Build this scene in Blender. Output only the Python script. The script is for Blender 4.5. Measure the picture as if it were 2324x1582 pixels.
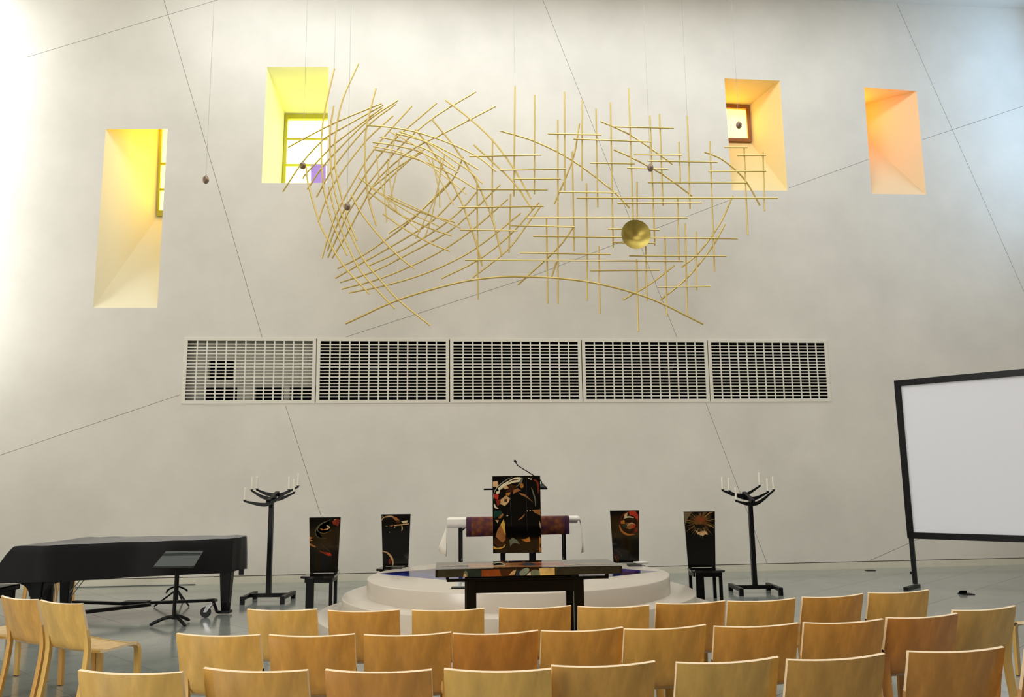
import bpy, bmesh, math, random
from mathutils import Vector, Matrix
random.seed(7)
C = bpy.context.scene.collection
for o in list(bpy.data.objects): bpy.data.objects.remove(o)
PI = math.pi

# ------------------------------------------------------------------ camera
F, CX, CY, H = 1900.0, 1162.0, 791.0, 1.65
PITCH, ROLL = math.radians(9.15), math.radians(-0.75)
FW = Vector((0, math.cos(PITCH), math.sin(PITCH)))
UP0 = Vector((0, -math.sin(PITCH), math.cos(PITCH)))
RT = math.cos(ROLL) * Vector((1, 0, 0)) + math.sin(ROLL) * UP0
UPV = -math.sin(ROLL) * Vector((1, 0, 0)) + math.cos(ROLL) * UP0
EYE = Vector((0, 0, H))
cam = bpy.data.cameras.new('camera'); cob = bpy.data.objects.new('camera', cam); C.objects.link(cob)
cam.sensor_width = 36; cam.sensor_fit = 'HORIZONTAL'; cam.lens = 36 * F / 2324; cam.clip_end = 200
M3 = Matrix((RT, UPV, -FW)).transposed(); cob.matrix_world = Matrix.Translation(EYE) @ M3.to_4x4()
bpy.context.scene.camera = cob

# ------------------------------------------------------------------ world, exposure, daylight
sc = bpy.context.scene
sc.view_settings.view_transform = 'Standard'; sc.view_settings.look = 'None'
sc.view_settings.gamma = 1; sc.view_settings.use_curve_mapping = False
sc.view_settings.exposure = 0.0
w = bpy.data.worlds.new('sky'); sc.world = w; w.use_nodes = True
w.node_tree.nodes['Background'].inputs[0].default_value = (0.75, 0.87, 1, 1)
w.node_tree.nodes['Background'].inputs[1].default_value = 1.0
def area(name, loc, target, sx, sy, energy, col=(1, 1, 1), spread=180):
    l = bpy.data.lights.new(name, 'AREA'); l.shape = 'RECTANGLE'; l.size = sx; l.size_y = sy
    l.energy = energy; l.color = col; l.spread = math.radians(spread)
    o = bpy.data.objects.new(name, l); C.objects.link(o); o.location = loc
    o.rotation_euler = (Vector(target) - Vector(loc)).to_track_quat('-Z', 'Y').to_euler()
    return o
# daylight: tall side windows beside the back wall (left and right), skylight strip along its top,
# the large skylight over the seats; two unseen fills added for the chair backs
area('daylight_left_window', (-10.0, 13.7, 6.6), (-5, 14.7, 6.2), 1.1, 8.5, 165, (0.92, 0.98, 1))
area('daylight_right_window', (11.2, 14.9, 9.0), (7, 16.4, 8.4), 1.4, 4.6, 78, (0.36, 0.64, 1))
area('daylight_top_strip', (1.0, 13.0, 11.35), (1.0, 14.0, 0), 14.0, 1.3, 400, (0.87, 0.945, 1))
area('daylight_skylight', (1.5, 5.0, 11.3), (1.5, 5.0, 0), 10.0, 8.0, 560, (1, 0.985, 0.95))
area('added_rear_fill', (-4.0, -3.0, 11.3), (-4.0, 0, 0), 8.0, 5.0, 440, (1, 0.985, 0.95))  # fill lamp added overhead behind the camera to brighten the chair backs
area('added_left_fill', (-10.0, 0.0, 4.2), (0, 4.5, 1.5), 9.0, 5.0, 1320, (1, 0.98, 0.94))  # unseen fill added at the left wall, lights the left chair backs most

# ------------------------------------------------------------------ helpers
def ray(x, y): return (x - CX) / F * RT - (y - CY) / F * UPV + FW
def Pz(x, y, z=0.0):
    d = ray(x, y); return EYE + d * ((z - H) / d.z)
def Py(x, y, Y):
    d = ray(x, y); return EYE + d * (Y / d.y)
def lin(c):
    r = []
    for v in c:
        v = v / 255.0
        r.append(v / 12.92 if v <= 0.04045 else ((v + 0.055) / 1.055) ** 2.4)
    return (r[0], r[1], r[2], 1)
def mat(name, col, rough=0.5, metal=0.0, var=0.0, scale=4.0, bump=0.0, coat=0.0, stretch=(1, 1, 1), spec=0.5, col2=None, emit=None, es=0, detail=5, bscale=None):
    m = bpy.data.materials.new(name); m.use_nodes = True
    nt = m.node_tree; b = nt.nodes['Principled BSDF']
    c = lin(col)
    b.inputs['Base Color'].default_value = c; b.inputs['Roughness'].default_value = rough
    b.inputs['Metallic'].default_value = metal; b.inputs['Coat Weight'].default_value = coat
    b.inputs['Coat Roughness'].default_value = 0.05
    b.inputs['Specular IOR Level'].default_value = spec
    if emit: b.inputs['Emission Color'].default_value = (*emit, 1); b.inputs['Emission Strength'].default_value = es
    if var or bump:
        tc = nt.nodes.new('ShaderNodeTexCoord'); mp = nt.nodes.new('ShaderNodeMapping')
        mp.inputs['Scale'].default_value = stretch
        nt.links.new(tc.outputs['Object'], mp.inputs['Vector'])
        n = nt.nodes.new('ShaderNodeTexNoise'); n.inputs['Scale'].default_value = scale; n.inputs['Detail'].default_value = detail
        n.inputs['Roughness'].default_value = 0.6
        nt.links.new(mp.outputs[0], n.inputs['Vector'])
        if var:
            cr = nt.nodes.new('ShaderNodeValToRGB')
            d = lin(col2) if col2 else tuple(max(0, v * (1 - var)) for v in c[:3]) + (1,)
            u = c if col2 else tuple(min(1, v * (1 + var * 0.6)) for v in c[:3]) + (1,)
            cr.color_ramp.elements[0].position = 0.3; cr.color_ramp.elements[1].position = 0.7
            cr.color_ramp.elements[0].color = d; cr.color_ramp.elements[1].color = u
            nt.links.new(n.outputs['Fac'], cr.inputs[0]); nt.links.new(cr.outputs[0], b.inputs['Base Color'])
        if bump:
            bp = nt.nodes.new('ShaderNodeBump'); bp.inputs['Strength'].default_value = bump; bp.inputs['Distance'].default_value = 0.01
            n2 = n
            if bscale:
                n2 = nt.nodes.new('ShaderNodeTexNoise'); n2.inputs['Scale'].default_value = bscale; n2.inputs['Detail'].default_value = 4
                nt.links.new(mp.outputs[0], n2.inputs['Vector'])
            nt.links.new(n2.outputs['Fac'], bp.inputs['Height']); nt.links.new(bp.outputs[0], b.inputs['Normal'])
    return m
def obj(name, bm, m, parent=None, smooth=False):
    me = bpy.data.meshes.new(name); bmesh.ops.recalc_face_normals(bm, faces=bm.faces[:])
    bm.to_mesh(me); bm.free()
    for x in (m if isinstance(m, (list, tuple)) else [m]): me.materials.append(x)
    if smooth:
        me.shade_smooth()
        try: me.set_sharp_from_angle(angle=math.radians(40))
        except Exception: pass
    o = bpy.data.objects.new(name, me); C.objects.link(o)
    if parent: o.parent = parent
    return o
def tag(o, label=None, cat=None, group=None, kind=None):
    if label: o['label'] = label
    if cat: o['category'] = cat
    if group: o['group'] = group
    if kind: o['kind'] = kind
    return o
def thing(name, label, cat, loc=(0, 0, 0), rz=0, group=None):
    o = bpy.data.objects.new(name, None); C.objects.link(o); o.location = loc; o.rotation_euler = (0, 0, rz)
    o.empty_display_size = 0.1
    return tag(o, label, cat, group)
def dup(root, loc=None, rz=None, label=None):
    r = root.copy(); C.objects.link(r)
    if loc is not None: r.location = loc
    if rz is not None: r.rotation_euler = (0, 0, rz)
    if label: r['label'] = label
    for ch in list(root.children):
        c = ch.copy(); C.objects.link(c); c.parent = r
        for g in list(ch.children):
            d = g.copy(); C.objects.link(d); d.parent = c
    return r
def hexa(bm, v):  # 8 verts: bottom 4, top 4
    vs = [bm.verts.new(p) for p in v]
    for f in ((0, 1, 2, 3), (4, 5, 6, 7), (0, 1, 5, 4), (1, 2, 6, 5), (2, 3, 7, 6), (3, 0, 4, 7)):
        bm.faces.new([vs[i] for i in f])
def box(bm, x0, x1, y0, y1, z0, z1):
    hexa(bm, [(x0, y0, z0), (x1, y0, z0), (x1, y1, z0), (x0, y1, z0), (x0, y0, z1), (x1, y0, z1), (x1, y1, z1), (x0, y1, z1)])
def bevel(bm, w=0.004, seg=2):
    bmesh.ops.bevel(bm, geom=[e for e in bm.edges], offset=w, segments=seg, affect='EDGES', profile=0.5)
def bbox(x0, x1, y0, y1, z0, z1, bev=0.004):
    bm = bmesh.new(); box(bm, x0, x1, y0, y1, z0, z1)
    if bev: bevel(bm, bev)
    return bm
def catmull(pts, n=6):
    if len(pts) < 3: return pts
    P = [2 * pts[0] - pts[1]] + list(pts) + [2 * pts[-1] - pts[-2]]
    out = []
    for i in range(1, len(P) - 2):
        for k in range(n):
            t = k / n; a, b, c, d = P[i - 1], P[i], P[i + 1], P[i + 2]
            out.append(0.5 * ((2 * b) + (c - a) * t + (2 * a - 5 * b + 4 * c - d) * t * t + (3 * b - a - 3 * c + d) * t ** 3))
    out.append(pts[-1]); return out
def tube(bm, pts, r, seg=8, cap=True):
    pts = [Vector(p) for p in pts]; rings = []
    t0 = (pts[1] - pts[0]).normalized()
    n = t0.orthogonal().normalized()
    for i, p in enumerate(pts):
        t = (pts[min(i + 1, len(pts) - 1)] - pts[max(i - 1, 0)]).normalized()
        n = (n - t * n.dot(t)).normalized(); b = t.cross(n)
        rr = r[i] if isinstance(r, (list, tuple)) else r
        rings.append([bm.verts.new(p + rr * (math.cos(2 * PI * k / seg) * n + math.sin(2 * PI * k / seg) * b)) for k in range(seg)])
    for i in range(len(rings) - 1):
        for k in range(seg):
            bm.faces.new((rings[i][k], rings[i][(k + 1) % seg], rings[i + 1][(k + 1) % seg], rings[i + 1][k]))
    if cap: bm.faces.new(rings[0]); bm.faces.new(rings[-1])
def bar(bm, a, b, wx, wz, up=(0, 0, 1)):  # rectangular bar from a to b
    a, b = Vector(a), Vector(b); t = (b - a).normalized(); s = t.cross(Vector(up))
    if s.length < 1e-4: s = Vector((1, 0, 0))
    s.normalize(); u = s.cross(t).normalized()
    q = lambda p, i, j: p + s * (i * wx / 2) + u * (j * wz / 2)
    hexa(bm, [q(a, -1, -1), q(a, 1, -1), q(a, 1, 1), q(a, -1, 1), q(b, -1, -1), q(b, 1, -1), q(b, 1, 1), q(b, -1, 1)])
def lathe(bm, prof, seg=32, cx=0, cy=0, cap=True):
    rings = [[bm.verts.new((cx + r * math.cos(2 * PI * k / seg), cy + r * math.sin(2 * PI * k / seg), z)) for k in range(seg)] for r, z in prof]
    for i in range(len(rings) - 1):
        for k in range(seg): bm.faces.new((rings[i][k], rings[i][(k + 1) % seg], rings[i + 1][(k + 1) % seg], rings[i + 1][k]))
    if cap: bm.faces.new(rings[0]); bm.faces.new(rings[-1])
    else:
        for k in range(seg): bm.faces.new((rings[0][k], rings[0][(k + 1) % seg], rings[-1][(k + 1) % seg], rings[-1][k]))
def ribbon(bm, prof, hw, th, nx=1, sag=None):
    """sheet swept along a (y,z) profile with half-width hw(i), thickness th and cross curvature sag(i)"""
    n = len(prof); rows = []
    for side in (0, 1):
        rr = []
        for i, (y, z) in enumerate(prof):
            a = Vector(prof[max(i - 1, 0)]); b = Vector(prof[min(i + 1, n - 1)]); t = (b - a).normalized(); nn = Vector((-t.y, t.x))
            off = nn * (th / 2 if side else -th / 2)
            row = []
            for k in range(nx + 1):
                u = 2 * k / nx - 1; s = (sag(i) * (1 - u * u) if sag else 0)
                lo, hi = hw(i)
                row.append(bm.verts.new((lo + (hi - lo) * k / nx, y + off.x + nn.x * s, z + off.y + nn.y * s)))
            rr.append(row)
        rows.append(rr)
    for i in range(n - 1):
        for k in range(nx):
            for s in (0, 1):
                r = rows[s]; bm.faces.new((r[i][k], r[i][k + 1], r[i + 1][k + 1], r[i + 1][k]))
        for k in (0, nx):
            bm.faces.new((rows[0][i][k], rows[0][i + 1][k], rows[1][i + 1][k], rows[1][i][k]))
    for i in (0, n - 1):
        for k in range(nx): bm.faces.new((rows[0][i][k], rows[0][i][k + 1], rows[1][i][k + 1], rows[1][i][k]))

# ------------------------------------------------------------------ materials
M = dict(
    wall=mat('plaster', (227, 220, 208), 0.62, var=0.085, scale=0.8, bump=0.05, detail=9, bscale=9, spec=0.3),
    side=mat('side_plaster', (226, 222, 214), 0.8),
    rear=mat('dark_timber_panelling', (96, 78, 58), 0.7, var=0.2, scale=2),
    gap=mat('shadow_gap', (112, 104, 92), 0.9),
    base=mat('stone_base', (222, 216, 196), 0.5, var=0.05),
    tile=mat('floor_stone', (140, 144, 136), 0.13, var=0.24, scale=1.2, detail=8, spec=0.75),
    joint=mat('floor_joint', (172, 174, 166), 0.6),
    brass=mat('brass', (212, 186, 110), 0.40, metal=0.55),
    disc=mat('brass_disc', (182, 160, 82), 0.40, metal=0.85, var=0.2, scale=5),
    wire=mat('steel_wire', (150, 148, 142), 0.4, metal=0.5),
    ball=mat('bronze_ball', (140, 118, 100), 0.4, metal=0.6, var=0.4, scale=30),
    grille=mat('painted_metal', (228, 222, 206), 0.5),
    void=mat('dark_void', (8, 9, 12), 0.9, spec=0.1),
    inner=mat('inner_plaster', (190, 188, 176), 0.8),
    black=mat('black_lacquer', (4, 4, 4), 0.35, spec=0.2),
    gloss=mat('polished_black_lacquer', (6, 6, 5), 0.06, spec=0.5),
    iron=mat('black_iron', (6, 7, 8), 0.4, spec=0.25),
    cloth=mat('black_cover_cloth', (5, 5, 6), 0.6, bump=0.15, scale=5, spec=0.3),
    candle=mat('white_wax', (240, 234, 215), 0.5),
    step=mat('podium_plaster', (202, 191, 175), 0.24, var=0.03, scale=2, spec=0.5),
    blue=mat('blue_glass', (24, 40, 130), 0.1, var=0.4, scale=5, spec=0.6),
    blue2=mat('deep_blue_glass', (12, 20, 82), 0.1, var=0.4, scale=5, spec=0.6),
    linen=mat('white_linen', (236, 228, 214), 0.8, bump=0.1, scale=14),
    lace=mat('pale_lace', (222, 216, 206), 0.8),
    screen=mat('projection_fabric', (232, 232, 238), 0.75),
    reveal=mat('yellow_glow_painted_reveal', (240, 228, 192), 0.6), reveal_2=mat('lime_glow_painted_reveal', (240, 238, 200), 0.6),  # coloured glow of each window is put into its reveal paint
    reveal_3=mat('amber_glow_painted_reveal', (242, 218, 158), 0.6), reveal_4=mat('apricot_glow_painted_reveal', (244, 212, 166), 0.6),  # amber and orange window light tinted into these two reveals
    frame=mat('olive_frame', (170, 165, 40), 0.5), frame_amber=mat('amber_frame', (150, 92, 30), 0.5),
    grey=mat('grey_metal', (58, 64, 62), 0.4), chrome=mat('chrome', (180, 180, 180), 0.25, metal=1),
    rubber=mat('rubber', (30, 30, 30), 0.6),
    paper=mat('paper', (225, 222, 214), 0.7), glass=mat('clear_plastic', (210, 215, 220), 0.1),
    purple=mat('violet_glass', (50, 34, 80), 0.2, emit=(0.43, 0.27, 0.68), es=1.0),
    light_ply=mat('pale_plywood_edge', (238, 214, 176), 0.4),
)
WOOD = [mat('birch_veneer', (220, 176, 92), 0.36, coat=0.5, var=0.24, scale=2.6, stretch=(5, 5, 0.35), spec=0.45),
        mat('amber_birch_veneer', (212, 160, 78), 0.36, coat=0.5, var=0.26, scale=2.6, stretch=(5, 5, 0.35), spec=0.45),
        mat('honey_birch_veneer', (204, 142, 64), 0.36, coat=0.5, var=0.28, scale=2.6, stretch=(5, 5, 0.35), spec=0.45)]
# runner cloth with an embroidered check
def runner_mat():
    m = bpy.data.materials.new('woven_runner'); m.use_nodes = True; nt = m.node_tree; b = nt.nodes['Principled BSDF']
    tc = nt.nodes.new('ShaderNodeTexCoord'); v = nt.nodes.new('ShaderNodeTexVoronoi'); v.inputs['Scale'].default_value = 14
    nt.links.new(tc.outputs['Object'], v.inputs['Vector'])
    cr = nt.nodes.new('ShaderNodeValToRGB'); e = cr.color_ramp.elements
    e[0].color = lin((150, 84, 28)); e[1].color = lin((92, 40, 26)); e[1].position = 0.62
    x = e.new(0.35); x.color = lin((118, 60, 24)); x = e.new(0.95); x.color = lin((70, 26, 56))
    nt.links.new(v.outputs['Distance'], cr.inputs[0]); nt.links.new(cr.outputs[0], b.inputs['Base Color']); b.inputs['Roughness'].default_value = 0.8
    return m
M['runner'] = runner_mat()
for nm, wt in (('cloth', 0.6),): M[nm].node_tree.nodes['Principled BSDF'].inputs['Sheen Weight'].default_value = wt; M[nm].node_tree.nodes['Principled BSDF'].inputs['Sheen Roughness'].default_value = 0.25
M['runner_edge'] = mat('purple_border_cloth', (66, 24, 50), 0.8, var=0.3, scale=20)
_pc = {}
def paint(c):
    if c not in _pc: _pc[c] = mat('lacquer_paint_%d' % len(_pc), c, 0.14, var=0.3, scale=14, spec=0.4)
    return _pc[c]

# ------------------------------------------------------------------ back wall
pts = [Pz(x, y, 0) for x, y in ((250, 1326), (545, 1325), (838, 1321), (1510, 1305), (1716, 1299), (2000, 1289), (2324, 1277))]
mx = sum(p.x for p in pts) / len(pts); my = sum(p.y for p in pts) / len(pts)
sl = sum((p.x - mx) * (p.y - my) for p in pts) / sum((p.x - mx) ** 2 for p in pts)
W0 = Vector((0, my - sl * mx, 0)); WU = Vector((1, sl, 0)).normalized(); WN = Vector((WU.y, -WU.x, 0))  # WN points into the room
WYAW = math.atan2(WU.y, WU.x)
def Pw(x, y, off=0.0):
    d = ray(x, y); return EYE + d * ((W0 + WN * off - EYE).dot(WN) / d.dot(WN))
def Wp(u, off, z): return W0 + WU * u + WN * off + Vector((0, 0, z))
def uz(p): return (p - W0).dot(WU), p.z
CEIL = 11.5; UL, UR = -10.3, 12.0
LX = Wp(UL, 0, 0); RX = Wp(UR, 0, 0)
bm = bmesh.new()
hexa(bm, [Wp(UL, 0, 0), Wp(UR, 0, 0), Wp(UR, -1.3, 0), Wp(UL, -1.3, 0), Wp(UL, 0, CEIL), Wp(UR, 0, CEIL), Wp(UR, -1.3, CEIL), Wp(UL, -1.3, CEIL)])
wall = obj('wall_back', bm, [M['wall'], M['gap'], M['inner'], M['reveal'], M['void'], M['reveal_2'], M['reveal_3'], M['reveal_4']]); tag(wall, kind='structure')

cutters = []
def cutter(loops, mi):
    bm = bmesh.new(); rings = [[bm.verts.new(p) for p in L] for L in loops]; n = len(loops[0])
    for a, b in zip(rings[:-1], rings[1:]):
        for k in range(n): bm.faces.new((a[k], a[(k + 1) % n], b[(k + 1) % n], b[k]))
    bm.faces.new(rings[0]); bm.faces.new(rings[-1])
    bmesh.ops.triangulate(bm, faces=bm.faces[:]); bmesh.ops.recalc_face_normals(bm, faces=bm.faces[:])
    me = bpy.data.meshes.new('cut'); bm.to_mesh(me); bm.free()
    for x in wall.data.materials: me.materials.append(x)
    for p in me.polygons: p.material_index = mi
    o = bpy.data.objects.new('cut', me); C.objects.link(o); cutters.append(o)
    md = wall.modifiers.new('cut', 'BOOLEAN'); md.operation = 'DIFFERENCE'; md.object = o; md.solver = 'EXACT'
    try: md.material_mode = 'INDEX'
    except Exception: pass
# windows: front opening corners, back opening corners (TL, TR, BR, BL) and depth of the splayed niche
WIN = {
    1: ([(240, 293), (380, 293), (357, 699), (211, 699)], [(366, 268), (458, 268), (450, 492), (357, 492)], 0.85),
    2: ([(606, 152), (746, 152), (741, 415), (594, 415)], [(648, 262), (772, 262), (766, 452), (640, 452)], 1.0),
    3: ([(1644, 178), (1770, 183), (1787, 433), (1661, 432)], [(1616, 238), (1698, 242), (1704, 324), (1622, 322)], 0.85),
    4: ([(1961, 198), (2080, 207), (2102, 442), (1978, 440)], [(1858, 236), (1950, 240), (1958, 310), (1866, 308)], 0.85),
}
WALLN = {}
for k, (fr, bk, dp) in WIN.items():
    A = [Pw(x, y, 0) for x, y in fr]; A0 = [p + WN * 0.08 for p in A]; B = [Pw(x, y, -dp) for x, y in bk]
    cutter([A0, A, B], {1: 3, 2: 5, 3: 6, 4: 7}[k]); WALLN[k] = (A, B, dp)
# grille recess
GX = [417, 718, 1021, 1320, 1606.5, 1879]      # panel edges along the top
GXb = [411, 716.5, 1020, 1322, 1610.5, 1886]
gt, gb = [769, 768.5, 767.5, 767.5, 769, 769.5], [918, 917, 915, 914, 911.5, 910]
gu0 = (uz(Pw(GX[0], 769))[0] + uz(Pw(GXb[0], 918))[0]) / 2; gu1 = (uz(Pw(GX[-1], 769))[0] + uz(Pw(GXb[-1], 910))[0]) / 2
gz1 = sum(uz(Pw(x, y))[1] for x, y in zip(GX, gt)) / 6; gz0 = sum(uz(Pw(x, y))[1] for x, y in zip(GXb, gb)) / 6
gus = [(uz(Pw(a, 769))[0] + uz(Pw(b, 914))[0]) / 2 for a, b in zip(GX, GXb)]
def wquad(u0, u1, z0, z1, off): return [Wp(u0, off, z1), Wp(u1, off, z1), Wp(u1, off, z0), Wp(u0, off, z0)]
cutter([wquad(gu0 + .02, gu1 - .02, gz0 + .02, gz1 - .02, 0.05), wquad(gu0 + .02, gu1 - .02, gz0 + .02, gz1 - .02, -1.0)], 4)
# recessed joints in the plaster
def joint(a, b, wd=0.006, dp=0.012):
    a, b = Pw(*a), Pw(*b); t = (b - a).normalized(); s = WN.cross(t) * wd / 2
    q = [a + s, b + s, b - s, a - s]
    cutter([[p + WN * 0.03 for p in q], [p - WN * dp for p in q]], 1)
for a, b in (((360, -40), (595, 766)), ((648, 921), (773, 1309)), ((1220, -30), (1536, 765)), ((1602, 915), (1742, 1282)),
             ((2018, -30), (2324, 662)), ((-20, 1040), (409, 896)), ((785, 765), (1200, 630)), ((1200, 630), (1662, 452)), ((1790, 427), (1976, 360)),
             ((2094, 317), (2340, 235)), ((60, 130), (520, -8)), ((1975, 1272), (2090, 1221))):
    joint(a, b)
# shadow gap above the stone base
GZ = 0.118
cutter([wquad(UL + .05, UR - .05, GZ, GZ + .013, 0.05), wquad(UL + .05, UR - .05, GZ, GZ + .013, -0.03)], 1)
dg = bpy.context.evaluated_depsgraph_get(); me2 = bpy.data.meshes.new_from_object(wall.evaluated_get(dg))
wall.modifiers.clear(); wall.data = me2; me2.name = 'wall_back'
for c in cutters: bpy.data.objects.remove(c)
bm = bmesh.new(); hexa(bm, [Wp(UL, .012, 0), Wp(UR, .012, 0), Wp(UR, 0, 0), Wp(UL, 0, 0), Wp(UL, .012, GZ), Wp(UR, .012, GZ), Wp(UR, 0, GZ), Wp(UL, 0, GZ)])
tag(obj('baseboard_back', bm, M['base']), kind='structure')

# other walls and ceiling of the hall
def slab(name, quad, n, t, m):
    bm = bmesh.new(); q = [Vector(p) for p in quad]; hexa(bm, q + [p + Vector(n) * t for p in q]); return tag(obj(name, bm, m), kind='structure')
YB = -6.5
slab('wall_left', [(LX.x, YB, 0), (LX.x, LX.y, 0), (LX.x, LX.y, CEIL), (LX.x, YB, CEIL)], (-1, 0, 0), .3, M['side'])
slab('wall_right', [(RX.x, YB, 0), (RX.x, RX.y, 0), (RX.x, RX.y, CEIL), (RX.x, YB, CEIL)], (1, 0, 0), .3, M['side'])
slab('wall_rear', [(LX.x, YB, 0), (RX.x, YB, 0), (RX.x, YB, CEIL), (LX.x, YB, CEIL)], (0, -1, 0), .3, M['rear'])
slab('ceiling', [(LX.x, YB, CEIL), (RX.x, YB, CEIL), (RX.x, RX.y, CEIL), (LX.x, LX.y, CEIL)], (0, 0, 1), .3, M['side'])

# ------------------------------------------------------------------ floor: base slab and stone tiles laid on the diagonal
bm = bmesh.new(); q = [Vector((LX.x, YB, -.006)), Vector((RX.x, YB, -.006)), Vector((RX.x, RX.y, -.006)), Vector((LX.x, LX.y, -.006))]
hexa(bm, [p - Vector((0, 0, .2)) for p in q] + q); floor = tag(obj('floor', bm, M['joint']), kind='structure')
S = 1.19; S0, D0 = 3.52, 10.77
lines = [(Vector((LX.x, 0)), Vector((1, 0))), (Vector((RX.x, 0)), Vector((-1, 0))), (Vector((0, YB)), Vector((0, 1))),
         (Vector((W0.x, W0.y)), Vector((WN.x, WN.y)))]
def clip(poly):
    for p0, n in lines:
        out = []
        for i in range(len(poly)):
            a, b = poly[i], poly[(i + 1) % len(poly)]; da, db = (a - p0).dot(n), (b - p0).dot(n)
            if da >= 0: out.append(a)
            if da * db < 0: out.append(a + (b - a) * (da / (da - db)))
        poly = out
        if len(poly) < 3: return None
    return poly
def inview(x, y):
    v = Vector((x, y, 0)) - EYE; d = v.dot(FW)
    if d < 1: return False
    return -260 < CX + F * v.dot(RT) / d < 2584 and CY - F * v.dot(UPV) / d < 1720
far = bmesh.new(); ntile = 0
tile_me = None
for i in range(-16, 26):
    for j in range(-26, 16):
        s0, d0 = S0 + i * S, D0 + j * S; g = 0.0035
        cor = [(s0 + g, d0 + g), (s0 + S - g, d0 + g), (s0 + S - g, d0 + S - g), (s0 + g, d0 + S - g)]
        poly = [Vector(((s - d) / 2, (s + d) / 2)) for s, d in cor]
        cp = clip(poly)
        if not cp: continue
        c = sum(poly, Vector((0, 0))) / 4
        full = len(cp) == 4 and all((a - b).length < 1e-5 for a, b in zip(cp, poly))
        if inview(c.x, c.y) and ntile < 300:
            ntile += 1
            if full and tile_me is None or not full:
                bm = bmesh.new(); lo = [bm.verts.new((p.x - c.x, p.y - c.y, -.006)) for p in cp]; hi = [bm.verts.new((p.x - c.x, p.y - c.y, 0)) for p in cp]
                bm.faces.new(hi); n = len(cp)
                for k in range(n): bm.faces.new((lo[k], lo[(k + 1) % n], hi[(k + 1) % n], hi[k]))
                o = obj('tile', bm, M['tile'], floor)
                if full: tile_me = o.data
            else:
                o = bpy.data.objects.new('tile', tile_me); C.objects.link(o); o.parent = floor
            o.location = (c.x, c.y, 0)
        else:
            hi = [far.verts.new((p.x, p.y, 0)) for p in cp]; far.faces.new(hi)
o = obj('distant_tiles', far, M['tile'], floor); o['kind'] = 'stuff'
# per tile shift of the stone figure
nt = M['tile'].node_tree; oi = nt.nodes.new('ShaderNodeObjectInfo'); mp = [n for n in nt.nodes if n.type == 'MAPPING'][0]
cb = nt.nodes.new('ShaderNodeCombineXYZ'); ml = nt.nodes.new('ShaderNodeMath'); ml.operation = 'MULTIPLY'; ml.inputs[1].default_value = 40
nt.links.new(oi.outputs['Random'], ml.inputs[0]); nt.links.new(ml.outputs[0], cb.inputs[0]); nt.links.new(cb.outputs[0], mp.inputs['Location'])

# ------------------------------------------------------------------ windows at the back of the niches
def polybox(pts, off, th):  # pixel polygon on a plane behind the wall, given thickness towards the room
    bm = bmesh.new(); n = len(pts)
    lo = [bm.verts.new(Pw(x, y, off)) for x, y in pts]; hi = [bm.verts.new(v.co + WN * th) for v in lo]
    bm.faces.new(lo); bm.faces.new(hi)
    for k in range(n): bm.faces.new((lo[k], lo[(k + 1) % n], hi[(k + 1) % n], hi[k]))
    return bm
def lerp(a, b, t): return (a[0] + (b[0] - a[0]) * t, a[1] + (b[1] - a[1]) * t)
def quadpt(q, s, t): return lerp(lerp(q[0], q[1], s), lerp(q[3], q[2], s), t)
def window(k, rows, tint, strength, fm, cols=1, fw=0.055):
    fr, bk, dp = WIN[k]
    root = bpy.data.objects.new('window_%d' % k, None); C.objects.link(root); root['kind'] = 'structure'
    root.empty_display_size = .1
    pm = mat('lit_tinted_pane_%d' % k, (240, 235, 200), 0.2, emit=tint, es=strength)
    q = lambda s0, s1, t0, t1: [quadpt(bk, s0, t0), quadpt(bk, s1, t0), quadpt(bk, s1, t1), quadpt(bk, s0, t1)]
    e = fw
    for a in (q(0, 1, 0, e), q(0, 1, 1 - e, 1), q(0, e, e, 1 - e), q(1 - e, 1, e, 1 - e)):
        obj('frame', polybox(a, -dp + .002, .06), fm, root)
    ts = [e] + rows + [1 - e]
    for i in range(len(ts) - 1):
        obj('pane', polybox(q(e, 1 - e, ts[i] + .012, ts[i + 1] - .012), -dp + .004, .012), pm, root)
    for t in rows: obj('mullion', polybox(q(e, 1 - e, t - .012, t + .012), -dp + .002, .045), fm, root)
    return root
w1 = window(1, [0.47, 0.73], (1.0, 0.74, 0.08), 6.5, M['frame'])
w2 = window(2, [0.29, 0.60], (0.96, 0.96, 0.17), 6.5, M['frame'])
w3 = window(3, [], (1.0, 0.60, 0.06), 6.0, M['frame_amber'], fw=0.09)
w4 = window(4, [], (1.0, 0.46, 0.02), 11.0, M['frame_amber'], fw=0.09)
# violet glass box standing in the second window
bm = polybox([(707, 377), (741, 377), (741, 421), (707, 421)], -0.93, 0.10); obj('violet_panel', bm, M['purple'], w2)

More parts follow.
